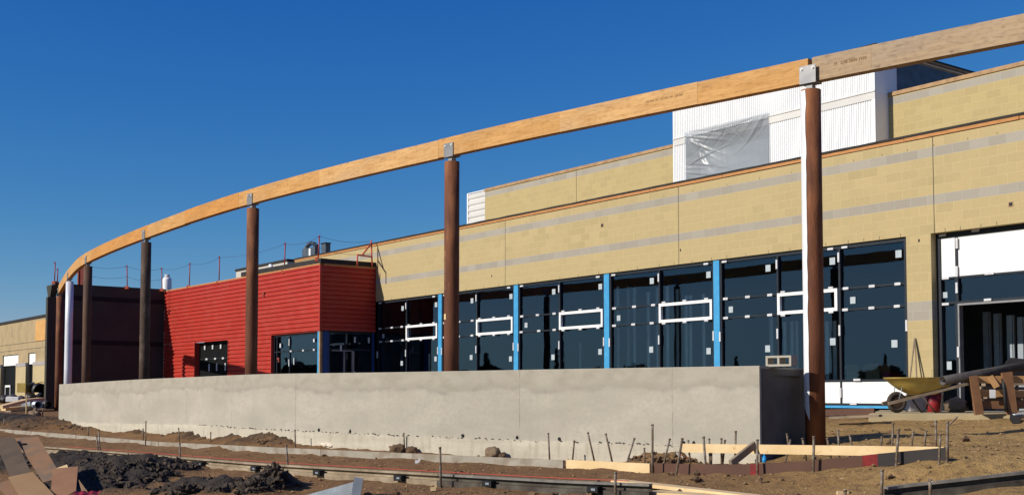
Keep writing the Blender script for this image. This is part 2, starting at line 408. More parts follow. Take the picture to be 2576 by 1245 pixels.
def one(name, mb, m, label, cat, group=None, bevel=0): return tag(obj(name, mb, m, None, bevel), label, cat, group)
ORD = 'first second third fourth fifth sixth seventh eighth ninth tenth eleventh twelfth thirteenth fourteenth fifteenth sixteenth seventeenth eighteenth nineteenth twentieth twenty-first twenty-second twenty-third twenty-fourth'.split()

def catmull(P, n):
    P = [2 * P[0] - P[1]] + list(P) + [2 * P[-1] - P[-2]]; out = []
    for i in range(1, len(P) - 2):
        a, b, c, d = P[i - 1], P[i], P[i + 1], P[i + 2]
        for k in range(n):
            t = k / n
            out.append(.5 * ((2 * b) + (c - a) * t + (2 * a - 5 * b + 4 * c - d) * t * t + (3 * b - a - 3 * c + d) * t ** 3))
    out.append(P[-2]); return out

# ------------------------------------------------------------------ ground surface
CTRL = [(147, 1061, -.835), (0, 1088, -1.10), (277, 1085, -.995), (398, 1089.6, -.955), (663, 1104.6, -.90), (978, 1133, -.98), (1293, 1150, -1.0), (1500, 1156.6, -.985),
        (1850, 1166, -.93), (398, 1123, -1.13), (663, 1138, -1.06), (1038, 1157, -1.03), (1416, 1176, -1.02), (1640, 1188, -1.02), (1900, 1192, -.95), (2050, 1183, -.88), (2209, 1168, -.79),
        (2387, 1153, -.70), (112, 1141, -1.24), (248, 1152, -1.24), (660, 1190, -1.20), (1067, 1218, -1.17), (1400, 1240, -1.15), (1640, 1252, -1.12), (2055, 1115, -.68), (2197, 1054, -.45), (2576, 1057, -.43),
        (2576, 1224, -.90), (2300, 1245, -1.02), (2000, 1245, -1.08), (0, 1245, -1.5), (300, 1245, -1.45), (700, 1245, -1.33), (60, 1036, -.70), (140, 1040, -.71), (-300, 1060, -.9)]
FAR = [(-60, 1083, -1.10), (0, 1088, -1.10), (398, 1123, -1.13), (663, 1138, -1.06), (1038, 1157, -1.03), (1416, 1176, -1.02), (1640, 1188, -1.01)]
NEAR = [(60, 1136, -1.24), (112, 1141, -1.24), (248, 1152, -1.24), (660, 1190, -1.20), (1067, 1218, -1.17), (1400, 1240, -1.15), (1640, 1252, -1.12)]
BASE = [(147, 1063, -.855), (277, 1085, -.995), (398, 1089.6, -.955), (663, 1104.6, -.90), (978, 1133, -.98), (1293, 1150, -1.0), (1500, 1156.6, -.985), (1850, 1166, -.93)]
def on_line(L, px):      # height and image row along a measured line
    for a, b_ in zip(L[:-1], L[1:]):
        if px <= b_[0] or b_ is L[-1]:
            t = (px - a[0]) / (b_[0] - a[0]); return (px, a[1] + (b_[1] - a[1]) * t, a[2] + (b_[2] - a[2]) * t)
for L, st in ((FAR, 110), (NEAR, 120), (BASE, 110)):
    px = L[0][0] + st
    while px < L[-1][0]: CTRL.append(on_line(L, px)); px += st
cp = []
for (px, py, z) in CTRL:
    p = on_z(px, py, z); cp.append((p.x, p.y, z))
for (r, f, z) in ((0, 0, -1.6), (-6, 5, -1.65), (6, 5, -1.5), (14, 14, -.7), (16, 6, -1.2), (-20, 12, -1.6)):
    p = rf(r, f); cp.append((p.x, p.y, z))
for X in (-8, -14, -20, -26, -32, -37): cp.append((X, 21.7, -.42))
for X, Y, z in ((-40, 18.5, -.5), (-49, 17, -.55), (-25, 19, -.5), (-32, 17, -.55), (-60, 30, -.5), (20, 22, -.4), (-10, 40, -.4), (-40, 40, -.4)): cp.append((X, Y, z))
cp = np.array(cp)
def gz_arr(x, y):
    x = np.asarray(x, float); y = np.asarray(y, float); out = np.empty(x.shape)
    for a in range(0, len(x), 20000):
        X, Y = x[a:a + 20000], y[a:a + 20000]
        dx = cp[None, :, 0] - X[:, None]; dy = cp[None, :, 1] - Y[:, None]
        w = 1 / (dx * dx + dy * dy + .35) ** 2
        one_ = np.ones_like(dx); B = np.stack([one_, dx, dy], -1)
        A = np.einsum('nk,nki,nkj->nij', w, B, B); lam = w.sum(1)
        A[:, 1, 1] += lam * .25; A[:, 2, 2] += lam * .25
        rhs = np.einsum('nk,nki,k->ni', w, B, cp[:, 2])
        out[a:a + 20000] = np.linalg.solve(A, rhs[..., None])[:, 0, 0]
    return out
cz0 = cp[:, 2].copy()
for _ in range(4): cp[:, 2] += .9 * (cz0 - gz_arr(cp[:, 0], cp[:, 1]))
def gz(x, y): return float(gz_arr([x], [y])[0])
def ground(px, py):
    v = ray(px, py); v = v / v.dot(FH); t = np.linspace(6, 95, 900)
    g = gz_arr(v.x * t, v.y * t); h = v.z * t - g
    k = int(np.argmax(h < 0))
    if k == 0: return v * 30
    a = h[k - 1] / (h[k - 1] - h[k]); tt = t[k - 1] + a * (t[k] - t[k - 1])
    return v * tt

heaps = []   # x, y, radius, height, dark
for px, py, rad, h, dk in ((300, 1205, 1.0, .15, 1), (235, 1195, .7, .16, 1), (370, 1200, .6, .14, 1), (180, 1172, .7, .12, 1), (250, 1230, .8, .14, 1), (690, 1232, .26, .16, 1), (655, 1238, .26, .10, 1), (470, 1238, .35, .12, 1), (8, 1180, 1.0, .15, 1), (560, 1232, .3, .08, 1),
                           (20, 1062, 1.1, .13, .8), (95, 1066, .9, .1, .6), (-40, 1058, 1.6, .15, .8), (160, 1070, 0.34, 0.023, .6), (204, 1075, 0.44, 0.043, .6), (248, 1079, 0.54, 0.031, .6), (292, 1079, 0.34, 0.023, .6), (336, 1084, 0.44, 0.043, .6), (380, 1088, 0.54, 0.031, .6), (424, 1088, 0.34, 0.023, .6), (468, 1093, 0.44, 0.043, .6), (512, 1097, 0.54, 0.031, .6), (556, 1097, 0.34, 0.023, .6), (600, 1102, 0.44, 0.043, .6), (644, 1107, 0.54, 0.031, .6), (688, 1107, 0.34, 0.023, .6), (732, 1111, 0.44, 0.043, .6), (70, 1078, .8, .08, .5), (690, 1106, .35, .07, .2), (735, 1110, .3, .05, .2),
                           (1690, 1166, .3, .1, .3), (1640, 1162, .25, .08, .3)):
    p = ground(px, py); heaps.append((p.x, p.y, rad, h, dk))
def axis_vals(lo, hi, a, b, step):
    mid = list(np.arange(a, b + 1e-6, step)); out = []; d = step; v = a
    while v > lo: d *= 1.35; v -= d; out.append(v)
    out = out[::-1] + mid; d = step; v = mid[-1]
    while v < hi: d *= 1.35; v += d; out.append(v)
    return np.array(out)
ra = axis_vals(-450, 450, -17, 9, .085); fa = axis_vals(-300, 600, 10.5, 36, .085)
GR, GF = np.meshgrid(ra, fa)
gx = (GR * RT.x + GF * FH.x).ravel(); gy = (GR * RT.y + GF * FH.y).ravel()
gzv = gz_arr(gx, gy); dark = np.zeros(len(gx)); bumpw = np.zeros(len(gx))
for (hx, hy, rad, h, dk) in heaps:
    e = np.exp(-((gx - hx) ** 2 + (gy - hy) ** 2) / (rad * rad)); gzv += h * e; dark = np.maximum(dark, dk * np.clip(e * 1.8, 0, 1)); bumpw = np.maximum(bumpw, np.clip(e * 1.6, 0, 1) * (.5 + .5 * dk))
rr0 = GR.ravel(); ff0 = GF.ravel()
near = (np.hypot(gx, gy) < 60)
idx = np.nonzero(near)[0]; nz_ = np.zeros(len(gx))
for i in idx:
    p = Vector((gx[i], gy[i], 0))
    q_ = Vector((rr0[i] * .45, ff0[i] * 1.7, 0))
    a = noise.noise(p * 1.1) * .016 + noise.noise(p * 4.3) * .014 + noise.noise(p * 10.5) * .008 + noise.noise(q_) * .03 + max(0, noise.noise(q_ * 2.3 + Vector((7, 3, 0)))) * .035
    if bumpw[i] > .02:
        c1 = 1 - abs(noise.noise(p * 3.1 + Vector((3, 1, 0)))) * 2; c2 = 1 - abs(noise.noise(p * 7.7)) * 2
        a += bumpw[i] * (.11 * c1 + .055 * c2 - .05)
    nz_[i] = a
rr = GR.ravel(); ff = GF.ravel()
gzv = gzv + nz_
for off in (-.75, .75):      # shallow wheel ruts sweeping across the right foreground
    for (a0, a1, a2) in ((11.9, .42, .012), (14.6, .16, .03)):
        d_ = (ff0 - (a0 + off + a1 * (rr0 - 1) + a2 * (rr0 - 1) ** 2)) / math.sqrt(1 + a1 * a1)
        wgt = np.clip((rr0 + 1.5) / 2, 0, 1) * np.clip((8.5 - rr0) / 2, 0, 1) * (.6 + .4 * np.sin(rr0 * 3.1 + off))
        gzv = gzv + wgt * (-.030 * np.exp(-(d_ / .13) ** 2) + .018 * np.exp(-((np.abs(d_) - .26) / .1) ** 2) + .007 * np.exp(-(d_ / .12) ** 2) * np.sign(np.sin(rr0 * 34)))
nf, nr = GR.shape
ii = np.arange(nf * nr).reshape(nf, nr)
faces = np.stack([ii[:-1, :-1], ii[:-1, 1:], ii[1:, 1:], ii[1:, :-1]], -1).reshape(-1, 4)
me = bpy.data.meshes.new('ground'); me.from_pydata(np.stack([gx, gy, gzv], -1).tolist(), [], faces.tolist())
me.polygons.foreach_set('use_smooth', [True] * len(faces))
at_ = me.attributes.new('topsoil', 'FLOAT', 'POINT'); at_.data.foreach_set('value', np.clip(dark, 0, 1).astype(np.float32))
tn = np.clip((rr - 1.5) / 3.5, 0, 1) * np.clip((24 - ff) / 5, 0, 1); at_ = me.attributes.new('sandy', 'FLOAT', 'POINT'); at_.data.foreach_set('value', tn.astype(np.float32))
m, nt, n, l, b = nodes_of('earth', .97)
g = n.new('ShaderNodeNewGeometry'); P = g.outputs['Position']
a1 = n.new('ShaderNodeAttribute'); a1.attribute_name = 'topsoil'; a2 = n.new('ShaderNodeAttribute'); a2.attribute_name = 'sandy'
n1 = noise_n(n, l, P, 1.1, 6); n2 = noise_n(n, l, P, 9, 6); n3 = noise_n(n, l, P, 45, 4)
c = mix_n(n, l, ramp_n(n, l, n1, .35, .65), (.165, .085, .033), (.230, .128, .052))
cs = mix_n(n, l, ramp_n(n, l, n1, .35, .65), (.30, .185, .062), (.385, .245, .09))
c = mix_n(n, l, a2.outputs['Fac'], c, cs)
c = mix_n(n, l, math_n(n, l, 'MULTIPLY', ramp_n(n, l, n2, .45, .7), 0.55), c, (.10, .055, .026))
c = mix_n(n, l, math_n(n, l, 'MULTIPLY', ramp_n(n, l, n3, .62, .72), .35), c, (.45, .32, .15))
dm = math_n(n, l, 'ADD', a1.outputs['Fac'], math_n(n, l, 'MULTIPLY', math_n(n, l, 'SUBTRACT', n2, .5), .5))
c = mix_n(n, l, ramp_n(n, l, dm, .25, .75), c, mix_n(n, l, n2, (.016, .013, .011), (.075, .058, .044)))
l.new(c, b.inputs['Base Color'])
bp = n.new('ShaderNodeBump'); bp.inputs['Strength'].default_value = .75; bp.inputs['Distance'].default_value = .03
l.new(math_n(n, l, 'ADD', math_n(n, l, 'MULTIPLY', n2, 1.4), n3), bp.inputs['Height']); l.new(bp.outputs[0], b.inputs['Normal'])
me.materials.append(m)
go = bpy.data.objects.new('ground', me); COL.objects.link(go); tag(go, kind='structure')

# loose gravel and small clods over the earth (uncountable)
def scatter(name, areas, m, smin, smax, label):
    V = []; Fc = []
    ico = [(0, 0, 1), (.9, 0, .2), (.28, .85, .25), (-.72, .53, .2), (-.72, -.53, .25), (.28, -.85, .2), (0, 0, -.6)]
    tri = [(0, 1, 2), (0, 2, 3), (0, 3, 4), (0, 4, 5), (0, 5, 1), (6, 2, 1), (6, 3, 2), (6, 4, 3), (6, 5, 4), (6, 1, 5)]
    pts = []
    for (r0, r1, f0, f1, cnt) in areas:
        rr_ = rng.uniform(r0, r1, cnt); f_ = rng.uniform(f0, f1, cnt); pts.append(np.stack([rr_ * RT.x + f_ * FH.x, rr_ * RT.y + f_ * FH.y], -1))
    pts = np.concatenate(pts); zz = gz_arr(pts[:, 0], pts[:, 1])
    for (hx, hy, rad, h, dk) in heaps: zz = zz + h * .9 * np.exp(-((pts[:, 0] - hx) ** 2 + (pts[:, 1] - hy) ** 2) / (rad * rad))
    for (x, y), z in zip(pts, zz):
        s_ = smin + (smax - smin) * random.random() ** 3; a = random.random() * 6.3; ca, sa = math.cos(a), math.sin(a); i = len(V)
        for (p, q, w) in ico:
            k = s_ * random.uniform(.65, 1.25); V.append((x + (p * ca - q * sa) * k, y + (p * sa + q * ca) * k, z + w * k * .7))
        Fc += [tuple(i + j for j in t) for t in tri]
    me = bpy.data.meshes.new(name); me.from_pydata(V, [], Fc); me.materials.append(MATS[m])
    o = bpy.data.objects.new(name, me); COL.objects.link(o); return tag(o, label, 'gravel', kind='stuff')
def clods(name, cnt, dk_lo, dk_hi, m, smin, smax, label):
    V = []; Fc = []
    hs_ = [h for h in heaps if dk_lo <= h[4] <= dk_hi and h[2] < 1.3]
    for k in range(cnt):
        hx, hy, rad, h, dk = random.choice(hs_); a = random.random() * 6.28; q = rad * 1.25 * random.random() ** .6; x, y = hx + q * math.cos(a), hy + q * math.sin(a)
        z = gz(x, y) + sum(h2 * math.exp(-((x - x2) ** 2 + (y - y2) ** 2) / (r2 * r2)) for x2, y2, r2, h2, d2 in heaps)
        s_ = smin + (smax - smin) * random.random() ** 2.2; bm = CL[k % len(CL)]; i = len(V); ca, sa = math.cos(a * 3), math.sin(a * 3); sx, sy, sz = (random.uniform(.7, 1.3) * s_ for _ in range(3))
        V += [(x + (v[0] * ca - v[1] * sa) * sx, y + (v[0] * sa + v[1] * ca) * sy, z + v[2] * sz * .8 + s_ * .2) for v in bm[0]]; Fc += [tuple(i + j for j in f) for f in bm[1]]
    me = bpy.data.meshes.new(name); me.from_pydata(V, [], Fc); me.materials.append(MATS[m]); o = bpy.data.objects.new(name, me); COL.objects.link(o); return tag(o, label, 'soil', kind='stuff')
def clods_free(name, cnt, m, smin, smax, label):
    V = []; Fc = []
    for k in range(cnt):
        r = random.uniform(-9, 7.5); f = random.uniform(11.2, 20.5)
        if random.random() < .5: r0_ = random.choice((-6, -2, 1, 3, 5)); r = random.gauss(r0_, .7); f = random.gauss(13.5 + abs(r0_) * .35, .7)
        p = rf(r, f); z = gz(p.x, p.y); s_ = smin + (smax - smin) * random.random() ** 3; bm = CL[k % len(CL)]; i = len(V); sx, sy, sz = (random.uniform(.7, 1.3) * s_ for _ in range(3))
        V += [(p.x + v[0] * sx, p.y + v[1] * sy, z + v[2] * sz * .8 + s_ * .25) for v in bm[0]]; Fc += [tuple(i + j for j in q) for q in bm[1]]
    me = bpy.data.meshes.new(name); me.from_pydata(V, [], Fc); me.materials.append(MATS[m]); o = bpy.data.objects.new(name, me); COL.objects.link(o); return tag(o, label, 'soil', kind='stuff')
CL = []
for k in range(14):
    t_ = MB(); t_.blob((0, 0, 0), 1, 1, 1, 1 + k % 2, .95, k * 1.7, 3.1); CL.append(([tuple(v) for v in t_.v], t_.f))
clods('topsoil_crumbs', 3800, .9, 1, 'clod_dark', .008, .075, 'broken black topsoil crumbs covering the heaps')
clods('clay_crumbs', 2200, .1, .6, 'clod', .010, .055, 'broken brown clay crumbs along the planter footing')
clods_free('stray_clods', 380, 'clod', .015, .055, 'stray clods of brown clay lying about the dirt')
scatter('gravel', [(-2, 7, 11, 17, 2600), (-8, 0, 12, 18, 2200), (-9, -1, 17, 23, 1500), (3, 8, 13, 20.5, 1500)], 'gravel', .006, .034, 'loose gravel and crumbs of brown clay scattered on the earth')

# ------------------------------------------------------------------ planter wall
PC = [(1910, 15.73, 921, 1124), (1400, 18.2, 929.5, 1108), (978, 20.5, 937, 1092), (663, 23.6, 941.5, 1078), (480, 27.1, 949, 1066), (326, 30.2, 956, 1064), (149, 35.5, 967, 1060)]
top = [at(px, yt, d) for (px, d, yt, yj) in PC]; jnt = [at(px, yj, d) for (px, d, yt, yj) in PC]
plan = []; tops = []; jz = []
tc_ = catmull(top, 16); jc = catmull(jnt, 16)
path = [Vector((t.x, t.y, j.z)) for t, j in zip(tc_, jc)]; hh = [t.z - j.z for t, j in zip(tc_, jc)]
PN = plan_normals(path)
planter = thing('concrete_planter', 'long curved raw concrete planter wall standing below the timber beam', 'planter wall', path[40])
wl = MB(); wl.sweep(path, [(0, -.09, 0), (0, 0, 1), (-.008, .008, 1), (-.24, .008, 1), (-.24, -.09, 0)], hh); obj('front_wall', wl, 'poured_wall', planter)
ftp = []
for i in range(len(path) - 1):
    for k in range(4): ftp.append(path[i].lerp(path[i + 1], k / 4))
ftp.append(path[-1])
ft = MB(); fn = plan_normals(ftp); k0 = len(ftp)
fh = [-.004 - .030 * abs(noise.noise(Vector((i * .9, 0, 0)))) - .012 * random.random() for i in range(k0)]
ft.sweep(ftp, [(.022, -.55, 0), (.022, 0, 1), (-.1, 0, 1), (-.1, -.55, 0)], fh); obj('footing', ft, 'poured_footing', planter)
# ragged cold-joint crumbs between wall and footing
cr = MB()
for i in range(0, k0 - 1):
    p = ftp[i]
    if (p - path[0]).length < 15 and random.random() < .6:
        q = p.lerp(ftp[i + 1], random.random()) + fn[i] * .012
        w = random.uniform(.015, .06); t = (ftp[i + 1] - p).normalized()
        cr.blob(q + ZV * random.uniform(-.03, .006), w * .7, .014, random.uniform(.006, .016), 1, .6, i)
obj('joint_crumbs', cr, 'joint_grit', planter)['kind'] = 'stuff'
for px in (806, 882, 1168, 1300, 1405, 1720, 1742):
    i = min(range(k0), key=lambda k: abs((ftp[k].dot(RT) / ftp[k].dot(FH)) * FPX + CX - px)); q = ftp[i]
    h_ = MB(); h_.blob(q + fn[i] * .004 + ZV * .03, .028, .028, .034, 1, .4, px); obj('tie_hole', h_, 'dark_recess', planter)
# end wall on the right: poured core with a dark waterproofed face, soil, back wall
endp = at(2043, 940, 16.95); endp.z = 0
c0 = path[0].copy(); zt0 = tc_[0].z; ed = (endp - c0); ed.z = 0; edl = ed.length; ed.normalize(); tn0 = Vector((ed.y, -ed.x, 0))
if tn0.dot(RT) < 0: tn0 = -tn0
zb = -1.4
w2 = MB(); w2.obox(c0 + ed * (.245 + (edl - .245) / 2) - tn0 * .13 + ZV * ((zt0 - .004 + zb) / 2 - c0.z), ed * ((edl - .245) / 2), tn0 * .118, ZV * ((zt0 - .004 - zb) / 2)); obj('end_wall', w2, 'concrete', planter)
w3 = MB(); w3.obox(c0 + ed * (.05 + (edl - .05) / 2) + tn0 * .006 + ZV * ((zt0 - .03 + zb) / 2 - c0.z), ed * ((edl - .05) / 2), tn0 * .012, ZV * ((zt0 - .03 - zb) / 2)); obj('waterproof_sheet', w3, 'waterproofing', planter)
bdep = [1.15 + 1.75 * min(1, i / 30) for i in range(len(path))]
inn = [p - PN[i] * .235 + ZV * (hh[i] - .12) for i, p in enumerate(path)]; bk = [p - PN[i] * bdep[i] + ZV * (hh[i] - .12) for i, p in enumerate(path)]
sl = MB()
for i in range(len(path) - 1): sl.quad(inn[i], inn[i + 1], bk[i + 1], bk[i])
obj('planting_soil', sl, 'soil', planter)
bw = MB(); bw.sweep(path[30:], [(-2.9, 0, 0), (-2.9, 0, 1), (-3.1, 0, 1), (-3.1, 0, 0)], hh[30:]); obj('back_wall', bw, 'concrete', planter)
w4 = MB(); q0, q1 = path[-1], path[-1] - PN[-1] * 2.9
w4.bar(q0 - PN[-1] * .24 + ZV * (hh[-1] / 2 - .003), q1 + ZV * (hh[-1] / 2 - .003), .24, hh[-1]); obj('end_wall', w4, 'concrete', planter)

# hollow concrete block lying on the planter end
cb_c = at(1966, 905, 15.98); zt = zt0 + .004
tg = (path[0] - path[1]); tg.z = 0; tg.normalize(); eb = ed
B = MB(); hl, hd, hh_ = .195, .095, .072
def loc3(a, b, c): return cb_c.xy.to_3d() + tg * a + eb * b + ZV * (zt + c)
for a0, a1 in ((-hl, -hl + .032), (-.016, .016), (hl - .032, hl)):
    B.obox(loc3((a0 + a1) / 2, 0, hh_), tg * ((a1 - a0) / 2), eb * hd, ZV * (hh_ - .028))
for z0 in (.014, 2 * hh_ - .014): B.obox(loc3(0, 0, z0), tg * hl, eb * hd, ZV * .014)
one('concrete_block', B, 'concrete', 'hollow two-core concrete block lying on top of the planter end beside the rusty column', 'concrete block')

# ------------------------------------------------------------------ columns and curved timber beam
CD = [(2039.5, 228, 16.3, 1114), (1137, 408, 21.3, 0), (636.5, 525, 26.7, 0), (368, 610, 32.6, 0), (221.5, 670, 38.7, 0), (175.5, 708, 43.8, 0), (151, 745, 48.6, 1032)]
cpos = []
for (px, yt, d, yb) in CD:
    t = at(px, yt, d); cpos.append(t)
ZT = sum(p.z for p in cpos[:6]) / 6
ZBM = cpos[0].z + .105                 # underside of the beam
PR = .137
c0x = cpos[0] + (cpos[0] - cpos[1]).xy.to_3d() * 1.0 + RT * .25 + FH * .12
bpath_c = [Vector((p.x, p.y, 0)) for p in [c0x] + cpos]
bfull = catmull(bpath_c, 24)           # index 24 = first column, 48 second ...
BN = plan_normals(bfull)
BH = .335
def beam_z(i):                         # follow the column heads smoothly
    k = min(max(i / 24 - 1, 0), 5.999); a = int(k); t = k - a
    zs = [p.z for p in cpos]
    return zs[a] * (1 - t) + zs[min(a + 1, 6)] * t + .105
lab = ['rust brown pipe column with white half wrap, nearest the viewer at the planter end', 'plain rust brown pipe column with a pale tag, between the blue window strips and red block',
       'rust brown pipe column standing in front of the red cladding', 'dark rough textured pipe column in front of the dark brown wall near red corner',
       'slim brown pipe column between the silver column and the dark rough one', 'smooth silver grey primed pipe column near the far planter end', 'thin rust red column at the far end, reaching ground outside the planter']
cm = ['rust', 'rust', 'rust', 'rust_dark', 'rust_old', 'silver_primer', 'rust']
for k, (p, (px, yt, d, yb)) in enumerate(zip(cpos, CD)):
    zb_ = gz(p.x, p.y) - .1 if yb else -.6
    col = thing('pipe_column', lab[k], 'column', (p.x, p.y, zb_), 'pipe columns under the curved beam')
    sh = MB(); nseg = 40; sh.tube([(p.x, p.y, zb_ + (p.z - zb_) * t / 3) for t in range(4)], PR, nseg); obj('pipe', sh, cm[k], col)
    i = 24 * (k + 1); nb = BN[i]; tb = Vector((-nb.y, nb.x, 0)); zz = beam_z(i)
    if tb.dot(RT) < 0: tb = -tb
    st = MB(); st.obox((p.x, p.y, (p.z + zz) / 2 - .005), tb * .05, nb * .05, ZV * ((zz - p.z) / 2 + .004)); obj('stub_post', st, 'steel_gray', col)
    for sgn in (1, -1):
        pl = MB(); pl.obox(Vector((p.x, p.y, 0)) + nb * sgn * .083 + ZV * (zz + .125 - .02), tb * .125, nb * .007, ZV * .125); obj('saddle_plate', pl, 'steel_gray', col)
    bs = MB(); bs.obox((p.x, p.y, zz - .008), tb * .125, nb * .076, ZV * .0075); obj('saddle_base', bs, 'steel_gray', col)
    for a in (-.085, .085):
        bo = MB(); q = Vector((p.x, p.y, zz + .185)) + tb * a + nb * .09; bo.tube([q, q + nb * .006], .022, 12); bo.tube([q + nb * .006, q + nb * .022], .011, 6); obj('bolt', bo, 'bolt_white', col)
    if k == 0:      # white wrap on the left side with a torn edge and a pointed foot
        wr = MB(); zs0 = zb_ + .45; N = 46; M = 16; vf = -p.xy.to_3d().normalized(); vl = Vector((vf.y, -vf.x, 0)); vl = vl if vl.dot(RT) < 0 else -vl
        def edge(t): return R_(58) + R_(7) * noise.noise(Vector((t * 14, 1, 0))) + R_(3) * noise.noise(Vector((t * 40, 2, 0)))
        rows = []
        for j in range(N + 1):
            t = j / N; z = p.z - .02 - (p.z - zs0) * t; e = edge(t) - max(0, (t - .9) / .1) * R_(-2); s0 = R_(-70) + max(0, (t - .86) / .14) ** 1.2 * (e - R_(-70) - .03)
            row = []
            for q in range(M + 1):
                a = s0 + (e - s0) * q / M; row.append(Vector((p.x, p.y, z)) + (vl * math.cos(a) + vf * math.sin(a)) * (PR + .007))
            rows.append(row)
        for j in range(N):
            for q in range(M): wr.quad(rows[j][q], rows[j][q + 1], rows[j + 1][q + 1], rows[j + 1][q], None, True)
        obj('white_wrap', wr, 'primer_white', col)
    if k == 1:
        tgp = MB(); q = at(1120.5, 796, d - PR - .0); q = Vector((p.x, p.y, q.z)); dv = (-RT * .8 - FH * .6).normalized(); sv = dv.cross(ZV)
        tgp.obox(q + dv * (PR + .004), sv * .03, dv * .003, ZV * .05); obj('paper_tag', tgp, 'new_lumber', col)
        ch = MB()
        for t in range(26):
            z = 3.05 - t * .085; dv = (-RT * (.78 + .05 * (t % 2)) - FH * .55).normalized(); sv = dv.cross(ZV)
            z = p.z - 1.62 - t * .028
            ch.obox(Vector((p.x, p.y, z)) + dv * (PR + .001), sv * random.uniform(.005, .022), dv * .001, ZV * .004)
        obj('chalk_marks', ch, 'chalk', col)
    if k == 2:
        ch = MB()
        for rowk in range(2):
            for t in range(14):
                dv = (-RT * (.75 - .35 * rowk) - FH * (.6 + .3 * rowk)).normalized(); sv = dv.cross(ZV); z = p.z - .1 - t * .025 - .03 * rowk
                ch.obox(Vector((p.x, p.y, z)) + dv * (PR + .001), sv * random.uniform(.004, .014), dv * .001, ZV * .006)
        obj('chalk_marks', ch, 'chalk', col)

beam = thing('curved_timber_beam', 'long curved laminated timber beam carried on top of the pipe columns', 'timber beam', (bfull[60].x, bfull[60].y, beam_z(60)))
def bi(px):      # path index at an image column
    best = min(range(len(bfull)), key=lambda i: abs(bfull[i].dot(RT) / bfull[i].dot(FH) * FPX + CX - px)); return best
joints = [bi(2071), bi(1757), bi(1412), bi(1097), bi(800), bi(604), bi(470), bi(368), bi(228), len(bfull) - 1]
mm = ['lvl', 'lvl_pale', 'lvl', 'lvl_pale', 'lvl', 'lvl_orange', 'lvl', 'lvl_orange', 'lvl']
# the curve has about 0.3 m steps: resample so seams land where wanted
def seg_path(a, b):
    return [Vector((bfull[i].x, bfull[i].y, beam_z(i))) for i in range(a, b + 1)], [BN[i] for i in range(a, b + 1)]
for j in range(len(joints) - 1):
    P_, N_ = seg_path(joints[j], joints[j + 1]); o = .002 * (j % 2)
    if j < len(joints) - 2: P_[-1] = P_[-1].lerp(P_[-2], .008)
    dz = .004 * ((j * 7) % 3 - 1)
    bb = MB(); bb.sweep(P_, [(-.072, dz, 0), (.072 + o, dz, 0), (.072 + o, dz + BH, 0), (-.072, dz + BH, 0)], normals=N_); obj('board', bb, mm[j], beam)
    lay = MB(); lay.sweep(P_, [(-.066, dz + BH, 0), (.06, dz + BH, 0), (.06, dz + BH + .006, 0), (-.066, dz + BH + .006, 0)], normals=N_); obj('top_lamina', lay, 'plywood_edge', beam)
P_, N_ = seg_path(0, joints[0])
P_[-1] = P_[-1].lerp(P_[-2], .12)
wbm = thing('weathered_timber_beam', 'grey weathered laminated timber beam running out at upper right', 'timber beam', P_[8])
js = bi(2235); 
Pa, Na = seg_path(js, joints[0]); Pa[-1] = Pa[-1].lerp(Pa[-2], .14); Pb, Nb = seg_path(0, js); Pb[-1] = Pb[-1].lerp(Pb[-2], .01)
for PP, NN, o in ((Pa, Na, .0), (Pb, Nb, .003)):
    bb = MB(); bb.sweep(PP, [(-.12, .01, 0), (.03 + o, .01, 0), (.03 + o, .01 + BH, 0), (-.12, .01 + BH, 0)], normals=NN); obj('board', bb, 'lvl_weathered', wbm)
# faint ink stamp on the weathered board
def text_on(s, centre, along, nrm, size, m, parent, name):
    cu = bpy.data.curves.new(name, 'FONT'); cu.body = s; cu.size = size; cu.align_x = 'CENTER'; cu.align_y = 'CENTER'; cu.extrude = .0006
    to = bpy.data.objects.new('tmp', cu); COL.objects.link(to); dg = bpy.context.evaluated_depsgraph_get(); dg.update()
    me = bpy.data.meshes.new_from_object(to.evaluated_get(dg)); bpy.data.objects.remove(to)
    up_ = nrm.cross(along).normalized(); M = Matrix((along, up_, nrm)).transposed().to_4x4(); M.translation = centre - origin_of(parent)
    me.transform(M); me.materials.clear(); me.materials.append(MATS[m]); o = bpy.data.objects.new(name, me); COL.objects.link(o); o.parent = parent; return o
i_ = bi(2155); al = (bfull[i_ - 1] - bfull[i_ + 1]).normalized()
text_on('M   2.0E 2800 1950', Vector((bfull[i_].x, bfull[i_].y, beam_z(i_) + .19)) + BN[i_] * .0335, al, BN[i_], .06, 'stamp_ink', wbm, 'ink_stamp')
i_ = bi(1665); al = (bfull[i_ - 1] - bfull[i_ + 1]).normalized()
text_on('2.0E 2800 1950   2.0E 2800 1950   2.0E 2800', Vector((bfull[i_].x, bfull[i_].y, beam_z(i_) + .19)) + BN[i_] * .0755, al, BN[i_], .038, 'stamp_ink', beam, 'ink_stamp')

# ------------------------------------------------------------------ main block building
YF, YG = 21.7, 21.80
SLAB = -.34
XL = fx(742, YF, 5.2); XR = -3.0
HEAD = 3.34; WT = 5.36
bld = thing('block_building', 'yellow concrete block building with grey courses and a long dark window band', 'building', (-25, YF, SLAB))
wall = MB(); wall.box((XL, YF, HEAD), (XR, YF + .3, WT)); obj('wall', wall, 'block_main', bld)
XP0, XP1 = fx(2283, YF, 1.5), fx(2345.5, YF, 1.5)
pr = MB(); pr.box((XP0, YF - .002, SLAB - .1), (XP1, YF + .42, HEAD - .002)); obj('pier', pr, 'block_pier', bld)
sd = MB(); sd.box((XL, YF + .302, -.4), (XL + .3, 45, WT)); obj('side_wall', sd, 'block_side', bld)
rs = MB(); rs.box((XR - .3, YF + .302, -.4), (XR, 45, WT)); obj('side_wall', rs, 'block_side', bld)
rf_ = MB(); rf_.box((XL + .3, YF + .3, 4.9), (XR - .3, 45, 5.15)); obj('roof', rf_, 'roof_gray', bld)
